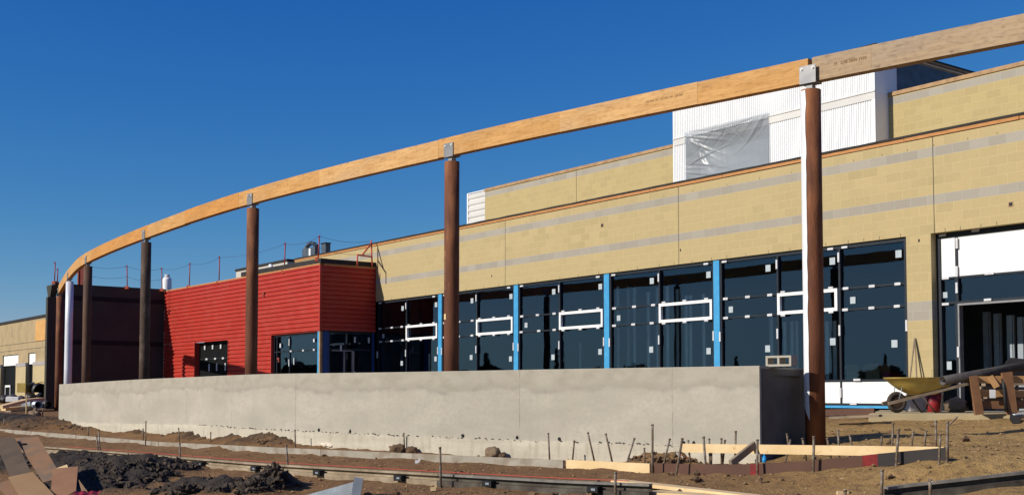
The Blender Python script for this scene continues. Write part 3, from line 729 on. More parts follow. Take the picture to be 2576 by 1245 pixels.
def parapet(x0, x1, Y, z, par, seed):
    nl = MB(); s_ = 2.6; x = x0
    while x < x1 - .01:
        e = min(x + s_, x1); j = random.uniform(-.006, .008); nl.box((x, Y - .03 + j, z + .002), (e - .012, Y + .32, z + .075 + j)); x = e
    obj('parapet_nailer', nl, 'nailer_wood', par)
    mb = MB(); N = int((x1 - x0) / .5); pts = [Vector((x0 + (x1 - x0) * i / N, Y, z)) for i in range(N + 1)]
    hs = [.125 + .018 * noise.noise(Vector((i * .7, seed, 0))) for i in range(N + 1)]
    mb.sweep(pts, [(.045, .078, 0), (.045, 0, 1), (-.34, 0, 1), (-.34, .078, 0)], hs, normals=[Vector((0, -1, 0))] * (N + 1)); obj('parapet_cap', mb, 'black_membrane', par)
parapet(XL, XR, YF, WT, bld, 1)
for px in (1271, 1707, 2348):
    x = fx(px, YF, 4.5); j = MB(); j.box((x - .007, YF - .003, HEAD), (x + .007, YF + .02, WT)); obj('control_joint', j, 'dark_recess', bld)
for px, py, s_ in ((1515, 567, .055), (2543, 514, .05)):
    q = on_y(px, py, YF); v = MB(); v.box((q.x - s_, YF - .006, q.z - s_), (q.x + s_, YF + .01, q.z + s_)); vo = obj('wall_opening', v, 'plywood_edge', bld)
    v = MB(); v.box((q.x - s_ * .72, YF - .009, q.z - s_ * .7), (q.x + s_ * .72, YF - .0065, q.z + s_ * .7)); obj('hole', v, 'dark_recess', vo)
for px, py in ((1712, 629), (1237, 694), (2312, 605)):
    q = on_y(px, py, YF); v = MB(); v.box((q.x - .018, YF - .008, q.z - .03), (q.x + .018, YF + .01, q.z + .03)); obj('wall_stub', v, 'dark_recess', bld)
for zz, dh, (p0, p1, st) in ((HEAD + .04, .035, (985, 2560, 46)), (4.94 + .235, .02, (1180, 2560, 75))):
    px = p0
    while px < p1:
        if not 2283 < px < 2346 or zz > 4:
            x = fx(px, YF, zz); v = MB(); v.box((x - .004, YF - .004, zz - dh), (x + .004, YF + .01, zz + dh)); obj('weep_vent', v, 'dark_recess', bld)
        px += st * random.uniform(.8, 1.25)

# window band
ZS, ZP = -.25, .295       # sill, top of white panel
ZM0, ZM1 = 1.875, 2.35
def vbox(mb, x0, x1, z0, z1, y0, y1): mb.box((x0, y0, z0), (x1, y1, z1))
def clip(par, x, z, w, h, y): c = MB(); c.box((x - w / 2, y - .03, z - h / 2), (x + w / 2, y, z + h / 2)); obj('clip', c, 'clip_white', par, .004)
def sticker(par, x, z, w, h): c = MB(); c.box((x - w / 2, YG - .010, z - h / 2), (x + w / 2, YG - .007, z + h / 2)); obj('sticker', c, 'sticker', par)
bays = [(950, 1103, [1022], 1), (1112, 1293.5, [1199], 1), (1304.5, 1521, [1407.8], 1), (1534, 1797, [1658.9], 1), (1812, 2283, [1957, 2113], 1)]
MY = YG - .05
for bi_, (p0, p1, sp_, vent) in enumerate(bays):
    x0, x1 = fx(p0, MY, 1.5), fx(p1, MY, 1.5); xs = [x0] + [fx(p, MY, 1.8) for p in sp_] + [x1]
    fr = MB()
    vbox(fr, x0, x1, HEAD - .09, HEAD - .003, MY, YG + .06); vbox(fr, x0, x1, ZS, ZS + .05, MY, YG + .06); vbox(fr, x0 + .03, x1 - .03, ZP - .02, ZP + .03, MY, YG + .06)
    for x in (x0 + .03, x1 - .03): vbox(fr, x - .03, x + .03, ZS + .05, HEAD - .09, MY, YG + .06)
    for x in xs[1:-1]: vbox(fr, x - .025, x + .025, ZS + .05, HEAD - .09, MY - .003, YG + .06)
    for k in range(len(xs) - 1):
        if k != 1:
            for z in (ZM0, ZM1): vbox(fr, xs[k] + .03, xs[k + 1] - .03, z - .02, z + .02, MY + .003, YG + .055)
    win = obj('window', fr, 'mullion', bld)
    for k in range(len(xs) - 1):
        ta, tb = .010 + random.uniform(-.004, .004), random.uniform(-.003, .003); gp = MB(); gp.quad((xs[k], YG - tb, ZP), (xs[k + 1], YG + tb, ZP), (xs[k + 1], YG + ta + tb, HEAD - .05), (xs[k], YG + ta - tb, HEAD - .05)); obj('pane', gp, 'glass', win)
        wp = MB(); vbox(wp, xs[k] + .026, xs[k + 1] - .026, ZS + .052, ZP - .022, MY + .012, MY + .03); obj('infill_panel', wp, 'white_pvc', win)
    for k in range(len(xs) - 1):
        a, b_ = xs[k], xs[k + 1]; w_ = b_ - a
        if k == 1:
            vf = MB(); y0, y1 = MY - .035, MY + .04
            A0, A1 = a + .01, b_ - .045; t = .075
            vbox(vf, A0, A1, ZM0 - .01, ZM0 + t - .01, y0, y1); vbox(vf, A0, A1, ZM1 - t + .02, ZM1 + .02, y0, y1)
            vbox(vf, A0, A0 + t, ZM0 + t - .01, ZM1 - t + .02, y0 + .001, y1); vbox(vf, A1 - t, A1, ZM0 + t - .01, ZM1 - t + .02, y0 + .001, y1)
            obj('vent_sash', vf, 'white_pvc', win)
            for fxx in (.1, .5, .9):
                clip(win, A0 + (A1 - A0) * fxx, ZM1 + .042, .13, .045, y0 + .02); clip(win, A0 + (A1 - A0) * fxx, ZM0 - .034, .13, .045, y0 + .02)
        else:
            for fxx in (.1, .5, .88):
                for z in (ZM0, ZM1): clip(win, a + w_ * (fxx + random.uniform(-.02, .02)), z, .15, .06, MY)
        clip(win, a + w_ * (.1 if k % 2 == 0 else .88), HEAD - .07, .16, .05, MY - .01)
        if k > 0:
            clip(win, a, HEAD - .28, .05, .22, MY - .004); clip(win, a, 1.42, .05, .24, MY - .004)
        sticker(win, b_ - .22 - .1 * (k == 0), HEAD - .34, .15, .16)
        sticker(win, b_ - .24 - .12 * (k % 2 == 0), 1.08 + .1 * ((bi_ + k) % 2), .15, .16)
        if k != 1: sticker(win, a + .32, 2.08, .14, .15)
    clip(win, x0 + .01, 1.42, .05, .24, MY - .004); clip(win, x1 - .01, 1.45, .05, .24, MY - .004)
    clip(win, x0 + (x1 - x0) * .74, ZS + .04, .18, .05, MY - .01); clip(win, x0 + (x1 - x0) * .76, ZP + .02, .18, .05, MY - .01)
    clip(win, xs[-2], 0.03, .05, .22, MY - .004)
for (pa, pb) in ((1103, 1112), (1293.5, 1304.5), (1521, 1534), (1797, 1812)):
    xa, xb = fx(pa, MY, 1.5) + .001, fx(pb, MY, 1.5) - .001; s_ = MB(); vbox(s_, xa, xb, ZS, HEAD - .004, MY - .02, YG + .06); obj('blue_strip', s_, 'blue_membrane', bld)
bs_ = MB(); vbox(bs_, fx(950, MY, 0), XP0 - .002, ZS - .055, ZS - .002, MY - .02, YG + .2); obj('sill_strip', bs_, 'blue_membrane', bld)
# right bay: white panels, transom, side light, open doorway
Y2 = YF + .22
xr0 = XP1 + .002; xr1 = XR - .3
ZW0 = zat(fx(2357, Y2, 2.5), Y2, 702); ZD = zat(fx(2357, Y2, 1.9), Y2, 765)
xm = fx(2408, Y2, 2.9); xd = fx(2414, Y2, 1.5)
fr = MB(); vbox(fr, xr0, xr1, HEAD - .1, HEAD - .003, Y2 - .04, Y2 + .1); vbox(fr, xr0, xr0 + .1, SLAB, HEAD - .1, Y2 - .04, Y2 + .1)
vbox(fr, xr0 + .1, xr1, ZD - .02, ZD + .03, Y2 - .03, Y2 + .08); vbox(fr, xr0 + .1, xr1, ZW0 - .02, ZW0 + .02, Y2 - .03, Y2 + .08)
vbox(fr, xm - .03, xm + .03, ZW0 + .02, HEAD - .1, Y2 - .035, Y2 + .08); vbox(fr, xm - .03, xm + .03, ZD + .03, ZW0 - .02, Y2 - .035, Y2 + .08); vbox(fr, xd - .07, xd - .01, SLAB, ZD - .02, Y2 - .035, Y2 + .08)
vbox(fr, xr0 + .1, xd - .07, SLAB, SLAB + .1, Y2 - .03, Y2 + .08)
wr_ = obj('window', fr, 'mullion', bld)
for a, b_ in ((xr0 + .1, xm - .032), (xm + .032, xm + 2.6), (xm + 2.64, xr1)):
    wp = MB(); vbox(wp, a, b_, ZW0 + .022, HEAD - .102, Y2 - .015, Y2 + .02); obj('infill_panel', wp, 'white_pvc', wr_)
gp = MB(); gp.quad((xr0 + .1, Y2 + .02, ZD + .03), (xr1, Y2 + .02, ZD + .03), (xr1, Y2 + .02, ZW0 - .02), (xr0 + .1, Y2 + .02, ZW0 - .02)); obj('pane', gp, 'glass', wr_)
gp = MB(); gp.quad((xr0 + .1, Y2 + .02, SLAB), (xd - .07, Y2 + .02, SLAB), (xd - .07, Y2 + .02, ZD), (xr0 + .1, Y2 + .02, ZD)); obj('pane', gp, 'glass', wr_)
dfm = MB(); vbox(dfm, xd - .008, xd + .025, SLAB, ZD - .022, Y2 - .05, Y2 + .09); vbox(dfm, xd + .0251, xr1, ZD - .06, ZD - .022, Y2 - .05, Y2 + .06); obj('door_frame', dfm, 'steel_gray', bld)
YGs = YG; YG = Y2 + .02
sticker(wr_, fx(2374, Y2, 2.2), zat(fx(2374, Y2, 2.2), Y2, 742), .15, .12); sticker(wr_, fx(2387, Y2, .7), zat(fx(2387, Y2, .7), Y2, 919), .11, .17)
YG = YGs
for px, py, w, h in ((2372, 592, .16, .05), (2455, 580, .16, .05), (2380, 700, .16, .05), (2490, 688, .2, .05), (2380, 765, .16, .05), (2486, 754, .16, .05)):
    q = on_y(px, py, Y2 - .04); clip(wr_, q.x, q.z, w, h, Y2 - .04)
for px, py in ((2408, 612), (2408, 683), (2408, 724), (2412, 885), (2351, 847), (2351, 978)):
    q = on_y(px, py, Y2 - .04); clip(wr_, q.x, q.z, .05, .22, Y2 - .04)
# interior
it = MB(); vbox(it, XL + .3, XR - .3, -.4, SLAB, YF + .3, 44); obj('interior_floor', it, 'interior_floor', bld)
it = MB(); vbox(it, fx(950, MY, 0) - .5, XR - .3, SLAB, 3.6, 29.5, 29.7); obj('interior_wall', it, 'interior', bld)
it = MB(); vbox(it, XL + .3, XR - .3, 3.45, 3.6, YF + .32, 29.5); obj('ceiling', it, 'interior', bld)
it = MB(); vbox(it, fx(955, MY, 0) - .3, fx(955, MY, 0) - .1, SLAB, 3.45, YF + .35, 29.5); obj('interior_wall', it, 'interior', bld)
YS = YF + .75
studs = [(1555.5, 3.05, .09), (1581, 3.0, .09), (1596.6, 2.95, .09), (1631.6, 2.8, .09), (1654, 2.9, .07), (1680, 2.9, .1), (1705, 2.8, .08), (1727, 2.6, .09), (1738, 2.6, .09), (1771, 2.6, .09),
         (1941, 1.9, .1), (1974.5, 1.75, .09), (1993, 1.75, .09), (2005, 1.75, .07), (2081, 1.7, .09), (2100, 1.7, .09), (1460, 1.5, .05), (1200, 1.2, .06), (1080, 1.4, .07)]
for px, zt_, w in studs:
    x = fx(px, YS, 1.2); s_ = MB(); vbox(s_, x - w / 2, x + w / 2, SLAB, zt_, YS, YS + .04); vbox(s_, x - w / 2, x - w / 2 + .012, SLAB, zt_, YS - .02, YS - .0005); obj('stud', s_, 'stud', bld)
for px, zt_ in ((2485, 1.75), (2512, 1.7), (2545, 1.65), (2572, 1.6)):
    x = fx(px, YF + 1.5, .8); s_ = MB(); vbox(s_, x - .1, x + .02, SLAB, zt_, YF + 1.5, YF + 1.56); vbox(s_, x + .04, x + .06, SLAB, zt_, YF + 1.5, YF + 1.56); obj('stud', s_, 'galv', bld)
# goods behind the glass
def on_floor(px, py, Y): return fx(px, Y, .3)
YB = YF + .9
for px0, px1, py0, lb in ((2130, 2160, 917, 'open brown cardboard box behind the window, left of the two boxes'), (2178, 2212, 915, 'open brown cardboard box behind the window, right of the two boxes')):
    x0, x1 = fx(px0, YB, .5), fx(px1, YB, .5); zt_ = zat(x0, YB, py0)
    bx = MB(); bx.box((x0, YB, SLAB), (x1, YB + .4, zt_))
    bx.hexa([(x0, YB - .001, zt_), (x1, YB - .001, zt_), (x1, YB + .008, zt_), (x0, YB + .008, zt_), (x0 - .05, YB - .09, zt_ - .12), (x1 + .05, YB - .09, zt_ - .12), (x1 + .05, YB - .08, zt_ - .12), (x0 - .05, YB - .08, zt_ - .12)])
    one('cardboard_box', bx, 'cardboard', lb, 'box')
x = fx(2224, YB, .4); bk_ = MB(); bk_.tube([(x, YB + .1, SLAB), (x, YB + .1, zat(x, YB, 936))], .085, 16, r2=.1); one('pink_pail', bk_, 'pink_plastic', 'dark pink pail standing behind the window glass', 'pail')
x = fx(2243, YB + .6, .5); bg = MB(); bg.blob((x, YB + .6, .42), .22, .14, .13, 2, .5, 3); bg.box((x - .2, YB + .5, SLAB), (x + .2, YB + .72, .33)); one('red_sack', bg, 'red_plastic', 'crumpled red sack heaped up behind the window glass', 'sack')

# ------------------------------------------------------------------ upper storey, penthouse
YU = 27.0
xu0 = fx(1220, YU, 7.5); xu1 = fx(1697, YU, 7.5)
zu = zat(fx(1450, YU, 8), YU, 420)
up = MB(); up.box((xu0, YU, 5.1), (XR, YU + .3, zu - .12)); uw = obj('upper_wall', up, 'block_upper', bld)
us = MB(); us.box((xu0, YU + .302, 5.1), (xu0 + .3, 42, zu - .12)); obj('upper_side_wall', us, 'block_side', bld)
ur = MB(); ur.box((xu0 + .3, YU + .3, zu - .5), (XR, 42, zu - .3)); obj('upper_roof', ur, 'roof_gray', bld)
nl = MB(); nl.box((xu0 - .02, YU - .03, zu - .118), (XR, YU + .33, zu - .045)); obj('parapet_nailer', nl, 'plywood_edge', bld)
nl = MB(); nl.box((xu0 - .02, YU - .01, zu - .043), (XR, YU + .33, zu - .01)); obj('parapet_cap', nl, 'plywood_edge', bld)
x = fx(1450, YU, 7); j = MB(); j.box((x - .008, YU - .003, 5.3), (x + .008, YU + .02, zu - .12)); obj('control_joint', j, 'dark_recess', bld)
# horizontal sided box at the left end of the upper storey
def corr_h(mb, A, B, z0, z1, nrm, pitch=.16, dep=.042, ph=0., e0=.5, e1=.66, e2=.80):
    """horizontally ribbed cladding from A to B (plan points) between heights"""
    A, B = Vector((A[0], A[1], 0)), Vector((B[0], B[1], 0)); zs = []
    k = math.floor((z0 - ph) / pitch)
    while True:
        base = ph + k * pitch
        for t, d in ((0, dep), (e0, dep), (e1, 0), (e2, 0), (.99, dep * .98)):
            z = base + t * pitch
            if z0 <= z <= z1: zs.append((z, d))
        k += 1
        if base > z1: break
    if zs[0][0] > z0 + .002: zs.insert(0, (z0, zs[0][1]))
    if zs[-1][0] < z1 - .002: zs.append((z1, zs[-1][1]))
    for (za, da), (zb_, db) in zip(zs[:-1], zs[1:]):
        mb.quad(A + nrm * da + ZV * za, B + nrm * da + ZV * za, B + nrm * db + ZV * zb_, A + nrm * db + ZV * zb_)
    for E in (A, B):
        i = len(mb.v); pts = [E + nrm * d + ZV * z for z, d in zs] + [E - nrm * .02 + ZV * zs[-1][0], E - nrm * .02 + ZV * zs[0][0]]
        mb.v += pts; mb.f.append(tuple(range(i, i + len(pts)))); mb.uv.append(None); mb.sm.append(False)
xl0 = fx(1178, YU + .8, 7); xl1 = fx(1219, YU + .8, 7); zl = zat(xl0, YU + .8, 491)
lb_ = MB(); corr_h(lb_, (xl0, YU + .8), (xu0 + .3, YU + .8), 5.2, zl, Vector((0, -1, 0)), .26, .035)
lb_.box((xl0, YU + .82, 5.2), (xu0 + .3, 31, zl)); obj('louvre_box', lb_, 'light_metal', bld)
tr_ = MB(); tr_.box((xl0 - .03, YU + .75, 5.2), (xl0 + .05, YU + .79, zl + .02)); tr_.box((xl0 - .03, YU + .75, zl + .022), (xu0 - .03, YU + .9, zl + .06)); obj('corner_trim', tr_, 'white_metal', bld)
# corrugated white penthouse
YP = 26.45
xp0, xp1 = fx(1696, YP, 7), fx(2205, YP, 7)
zpt = zat(fx(2225, YP, 9), YP, 107) - .1
def corr_v(mb, x0, x1, z0, z1, Y, pitch=.075, dep=.022):
    n_ = int((x1 - x0) / pitch)
    for i in range(n_):
        xa = x0 + i * pitch
        pr_ = [(0, dep), (.5, dep), (.62, 0), (.88, 0), (1, dep)]
        for (a, da), (b_, db) in zip(pr_[:-1], pr_[1:]):
            mb.quad((xa + a * pitch, Y - da, z0), (xa + b_ * pitch, Y - db, z0), (xa + b_ * pitch, Y - db, z1), (xa + a * pitch, Y - da, z1))
    xe = x0 + n_ * pitch
    if xe < x1: mb.quad((xe, Y - dep, z0), (x1, Y - dep, z0), (x1, Y - dep, z1), (xe, Y - dep, z1))
zb1 = zat(xp1, YP, 240)        # belt flashing height on the right
so0, so1 = fx(1727, YP, 7), fx(1936, YP, 7); szt = zat(so0, YP, 338)
pen = MB()
corr_v(pen, xp0 + .05, xp1 - .1, zb1 + .1, zpt, YP); corr_v(pen, so1, xp1 - .1, 5.2, zb1 - .1, YP); corr_v(pen, xp0 + .05, so0, 5.2, zb1 - .1, YP)
if szt < zb1: corr_v(pen, so0, so1, szt, zb1 - .1, YP)
po = obj('penthouse_cladding', pen, 'white_metal', bld)
for xa_, xb_ in ((so1, xp1 - .002), (xp0, so0)):
    be = MB(); be.box((xa_, YP - .04, zb1 - .1), (xb_, YP, zb1 + .1)); be.box((xa_, YP - .06, zb1 + .1), (xb_, YP, zb1 + .13)); obj('belt_flashing', be, 'light_metal', po)
for bxx in (((xp1 - .1, YP - .045, 5.2), (xp1, YP, zb1 - .1)), ((xp1 - .1, YP - .045, zb1 + .132), (xp1, YP, zpt)), ((xp0 - .01, YP - .035, 5.2), (xp0 + .05, YP, zpt))):
    tr2 = MB(); tr2.box(*bxx); obj('corner_trim', tr2, 'white_metal', po)
sdw = MB(); sdw.box((xp1 - .06, YP + .002, 5.2), (xp1 - .004, YU + 6, zpt)); obj('penthouse_side', sdw, 'white_metal', po)
pb = MB(); pb.box((xp0 + .02, YP + .06, zb1 - .1), (xp1 - .062, YU + 6, zpt - .02)); obj('penthouse_core', pb, 'roof_gray', po)
op = MB(); op.box((so0, YP + .5, 5.15), (so1, YP + .54, zb1 + .1)); op.box((so0 - .05, YP + .02, 5.15), (so0 - .001, YP + .5, zb1)); op.box((so1 + .001, YP + .02, 5.15), (so1 + .05, YP + .5, zb1)); obj('opening_recess', op, 'hvac', po)
rfc = MB(); rfc.box((xp0 - .05, YP - .1, zpt + .002), (xp1 + .08, YU + 6.1, zpt + .06)); obj('penthouse_roof', rfc, 'plywood_edge', po)
rfc = MB(); rfc.box((xp0 - .06, YP - .12, zpt + .062), (xp1 + .09, YU + 6.12, zpt + .11)); obj('penthouse_roof_membrane', rfc, 'black_membrane', po)
# plant room set back on the upper roof, shade and sky reflection coloured in
xq = fx(2243, YU + .35, 8.5); zq0 = zat(xq, YU + .35, 150)
pq = MB(); pq.box((xp1 + .02, YU + .4, zu - .3), (xq, YU + 9, zq0)); pqo = obj('plant_room', pq, 'hvac', bld)
ptr = MB(); ptr.box((xq - .06, YU + .37, zu - .3), (xq + .006, YU + .398, zq0)); obj('corner_trim', ptr, 'light_metal', pqo)
ptr = MB(); ptr.box((xp1, YU + .34, zq0 + .002), (xq + .08, YU + 9.05, zq0 + .07)); obj('plant_roof', ptr, 'plywood_edge', pqo)
# wrinkled plastic sheet over the penthouse opening
film = MB(); NX, NZ = 84, 72; zb_f = zat(so0, YP, 452) - .3
frs = random.Random(4); PLE = []
for (ca, cbv, lo, hi, cnt) in ((0, 1, -78, -12, 13), (1, 1, -172, -100, 11), (.5, 1.02, -150, -40, 5), (0, .35, -40, 30, 4)):
    for k in range(cnt):
        PLE.append((ca, cbv, R_(lo + (hi - lo) * (k + frs.uniform(.1, .9)) / cnt), frs.uniform(.02, .07) * frs.choice((1, -1, 1)), frs.uniform(.012, .035), frs.uniform(.35, 1.0)))
def fp(i, j):
    a, b_ = i / NX, j / NZ; x = so0 - .03 + (so1 - so0 + .06) * a; z = zb_f + (szt + .05 - zb_f) * b_
    y = .2 * math.sin(a * math.pi) * math.sin(b_ * math.pi) + .05 * noise.noise(Vector((a * 2.2, b_ * 2.2, 1))) + .012 * noise.noise(Vector((a * 9, b_ * 9, 4)))
    for (c1_, c2_, th, amp, wd_, ln) in PLE:
        dx_, dy_ = a - c1_, b_ - c2_; al_ = dx_ * math.cos(th) + dy_ * math.sin(th)
        if al_ > 0:
            pe = abs(-dx_ * math.sin(th) + dy_ * math.cos(th) + .06 * math.sin(al_ * 4 + th * 7)); w_ = wd_ * (.5 + al_)
            y += amp * max(0, 1 - pe / w_) * min(1, al_ * 5) * max(0, 1 - al_ / ln)
    return Vector((x, YP - .07 + y * (1 if 0 < a < 1 and b_ < 1 else .2), z))
for i in range(NX):
    for j in range(NZ): film.quad(fp(i, j), fp(i + 1, j), fp(i + 1, j + 1), fp(i, j + 1), None, True)
fo = one('plastic_sheet', film, 'plastic_film', 'wrinkled translucent plastic sheet hung over the penthouse opening', 'plastic sheet')
bmf = bmesh.new(); bmf.from_mesh(fo.data); bmesh.ops.remove_doubles(bmf, verts=bmf.verts, dist=1e-4); bmf.to_mesh(fo.data); bmf.free()

# roof plant and lower roof block beyond the red block
q = at(742, 640, 47)
YR2 = YF + 5
x0, x1 = fx(593, YR2, 5), fx(742, YR2, 5)
lw = thing('roof_parapet_block', 'low pale grey roof block with a dark cap behind the red roof edge', 'roof block', ((x0 + x1) / 2, YR2, 4.2))
zt_ = zat(x0, YR2, 683); a = MB(); a.box((x0, YR2, 3.8), (fx(722, YR2, 5), YR2 + 4, zt_)); obj('wall', a, 'grey_wall', lw)
a = MB(); a.box((x0 - .05, YR2 - .05, zt_ + .002), (fx(722, YR2, 5) + .05, YR2 + 4, zt_ + .12)); obj('cap', a, 'black_membrane', lw)
vp = MB(); q = at(680, 676, 46.5); vp.tube([q + Vector((0, 0, -.4)), q, q + Vector((.1, -.05, .12)), q + Vector((.28, -.1, .08)), q + Vector((.33, -.1, -.05))], .07, 12); one('vent_pipe', vp, 'white_pvc', 'white bent vent pipe rising behind the red roof edge', 'vent pipe')
for (p0, p1, y0, y1, lb2, nm, ribs) in ((760, 792, 612, 652, 'dark fan unit with a humped hood on the block roof', 'roof_fan', 1), (808, 819, 612, 645, 'small dark boxy exhaust unit on the block roof right of the fan', 'exhaust_unit', 0)):
    YV = YF + 1.6; xa, xb = fx(p0, YV, 5.5), fx(p1, YV, 5.5); za = zat(xa, YV, y0)
    v = thing(nm, lb2, 'roof unit', ((xa + xb) / 2, YV, 5.15))
    a = MB(); a.box((xa, YV, 5.15), (xb, YV + .22, za - (.25 if ribs else .04))); obj('casing', a, 'hvac', v)
    if ribs:
        a = MB()
        for t in range(7): ang = math.pi * t / 6; c_ = Vector(((xa + xb) / 2 - math.cos(ang) * (xb - xa) * .42, YV + .3, za - .3 + .24 * math.sin(ang))); a.blob(c_ - Vector((0, .18, 0)), .11, .14, .09, 1, .3, t)
        obj('hood', a, 'hvac', v)
        a = MB(); a.box((xa + (xb - xa) * .55, YV - .02, 5.2), (xa + (xb - xa) * .68, YV - .002, za - .3)); obj('pale_panel', a, 'white_metal', v)
    else:
        a = MB(); a.box((xa - .03, YV - .03, za - .038), (xb + .03, YV + .25, za)); obj('lid', a, 'black_plastic', v)

# ------------------------------------------------------------------ red clad block
XA = fx(945.9, YF, 4.4)
YA = None
# front corner where the return meets: same X as the junction with the block wall
u_ = (807 - CX) / FPX
den = (RT.y - u_ * FP.y); YA = (u_ * (XA * FP.x + 3.3 * FP.z) - XA * RT.x) / den
PA = Vector((XA, YA, 0)); PBt = at(415, 731, 52.4); PB = Vector((PBt.x, PBt.y, 0))
ZRT = zat(PA.x, PA.y, 667); ZRB = zat(PA.x, PA.y, 830)
dv = (PB - PA).normalized(); nr_ = Vector((dv.y, -dv.x, 0))
if nr_.y > 0: nr_ = -nr_
red = thing('red_clad_block', 'bright red ribbed metal clad block over an entrance', 'building', ((PA.x + PB.x) / 2, PA.y, SLAB))
def s_at(px, z):      # distance along front wall from the corner for an image column
    lo, hi = -.5, 20
    for _ in range(50):
        mid = (lo + hi) / 2; p = PA + dv * mid + ZV * z; x = p.dot(RT) / p.dot(FP) * FPX + CX
        if x > px: lo = mid
        else: hi = mid
    return lo
Lr = (PB - PA).length
s_s1 = s_at(684, 1); s_s0 = .22; s_w0 = s_at(575, 1); s_w1 = s_at(491, 1)
zsf = ZRB - .04; p_ = PA + dv * s_w1; zwh = zat(p_.x, p_.y, 862)
dz_t = zat(PB.x, PB.y, 731) - ZRT
fr_ = MB()
def rp(s): return PA + dv * s
corr_h(fr_, rp(0), rp(Lr), max(zsf, zwh), ZRT + dz_t * .35, nr_)
hi_ = max(zsf, zwh)
corr_h(fr_, rp(s_s1), rp(s_w0), -.5, hi_ - .001, nr_); corr_h(fr_, rp(s_w1), rp(Lr), -.5, hi_ - .001, nr_)
if zwh < hi_: corr_h(fr_, rp(s_w0), rp(s_w1), zwh, hi_ - .001, nr_)
if zsf < hi_: corr_h(fr_, rp(0), rp(s_s1), zsf, hi_ - .001, nr_)
obj('cladding', fr_, 'red_paint', red)
re = MB(); corr_h(re, (XA - .03, YA + .02), (XA - .03, YF - .004), ZRB, ZRT, Vector((1, 0, 0))); obj('cladding', re, 'red_paint', red)
ct = MB(); ct.box((XA - .06, YA - .045, ZRB - .03), (XA + .012, YA + .04, ZRT + .02)); obj('corner_trim', ct, 'red_paint', red)
for s_, z1 in ((s_w0 - .02, zwh), (s_w1, zwh), (s_s1, zsf)):
    jm = MB(); jm.obox(rp(s_) + dv * .012 - nr_ * .09 + ZV * ((z1 - .5) / 2), dv * .014, nr_ * .135, ZV * ((z1 + .5) / 2)); obj('jamb_trim', jm, 'red_paint', red)
soff = MB(); soff.hexa([tuple(rp(.02) - nr_ * .05 + ZV * (ZRB - .02)), tuple(PA + Vector((-.03, YF - YA - .01, ZRB - .02))), tuple(rp(2.2) - nr_ * 2 + ZV * (ZRB - .02)), tuple(rp(2.2) - nr_ * .05 + ZV * (ZRB - .02)),
                     tuple(rp(.02) - nr_ * .05 + ZV * (ZRB)), tuple(PA + Vector((-.03, YF - YA - .01, ZRB))), tuple(rp(2.2) - nr_ * 2 + ZV * (ZRB)), tuple(rp(2.2) - nr_ * .05 + ZV * (ZRB))]); obj('soffit', soff, 'interior', red)
# roof edge: black membrane with a wood strip
zr1 = ZRT + dz_t * .35
re1 = MB(); re1.bar(rp(-.03) + ZV * (ZRT + .16) - nr_ * .1, rp(Lr * .45) + ZV * (ZRT + .16 + dz_t * .2) - nr_ * .1, .26, .17); re1.box((XA - .2, YA - .03, ZRT + .075), (XA + .02, YF - .01, ZRT + .24)); obj('roof_edge', re1, 'black_membrane', red)
re2 = MB(); re2.bar(rp(0) + ZV * (zr1 + .02), rp(Lr) + ZV * (zr1 + .02), .1, .05); re2.box((XA - .12, YA + .1, ZRT + .002), (XA + .01, YF - .01, ZRT + .07)); obj('roof_nailer', re2, 'nailer_wood', red)
rr2 = MB(); rr2.hexa([tuple(rp(.1) - nr_ * .1 + ZV * (ZRT - .3)), tuple(Vector((XA - .1, YF - .02, ZRT - .3))), tuple(Vector((PB.x, YF - .02, ZRT - .3))), tuple(rp(Lr) - nr_ * .1 + ZV * (ZRT - .3)),
                    tuple(rp(.1) - nr_ * .1 + ZV * (ZRT - .1)), tuple(Vector((XA - .1, YF - .02, ZRT - .1))), tuple(Vector((PB.x, YF - .02, ZRT - .1))), tuple(rp(Lr) - nr_ * .1 + ZV * (ZRT - .1))]); obj('roof', rr2, 'roof_gray', red)
def red_window(s0, s1, z0, z1, splits, hz, clips, rec=.12):
    f = MB(); fo_ = -nr_ * rec
    def pc(sa, sb, za, zb2, t=.03): f.obox(rp((sa + sb) / 2) + fo_ + ZV * ((za + zb2) / 2), dv * (abs(sb - sa) / 2), nr_ * t, ZV * ((zb2 - za) / 2))
    pc(s0, s1, z1 - .07, z1 - .002); pc(s0, s0 + .06, z0, z1 - .07); pc(s1 - .06, s1, z0, z1 - .07)
    for s_ in splits: pc(s_ - .025, s_ + .025, z0, z1 - .07, .028)
    for z in hz: pc(s0 + .06, s1 - .06, z - .02, z + .02, .026)
    w = obj('window', f, 'mullion', red)
    gpn = MB(); gpn.quad(rp(s0) + fo_ + ZV * z0, rp(s1) + fo_ + ZV * z0, rp(s1) + fo_ + ZV * (z1 - .05), rp(s0) + fo_ + ZV * (z1 - .05)); obj('pane', gpn, 'dark_film' if not splits else 'glass', w)
    for (s_, z, wd, ht) in clips:
        c = MB(); c.obox(rp(s_) + fo_ + nr_ * .04 + ZV * z, dv * wd / 2, nr_ * .012, ZV * ht / 2); obj('clip', c, 'clip_white', w)
    return w
for px, py in ((667, 741), (705, 905)):
    s_ = s_at(px, zat(PA.x, PA.y, py)); q = rp(s_) + nr_ * .05 + ZV * zat(rp(s_).x, rp(s_).y, py); hb = MB(); hb.obox(q, dv * .03, nr_ * .03, ZV * .09); hb.obox(q + dv * .07 + ZV * .05, dv * .04, nr_ * .025, ZV * .03); obj('wall_fixture', hb, 'red_primer', red)
ib = MB(); ib.obox(rp(Lr / 2) - nr_ * 3.2 + ZV * 1.9, dv * (Lr / 2 + 1.5), nr_ * .06, ZV * 2.3); obj('interior_wall', ib, 'dark_band', red)
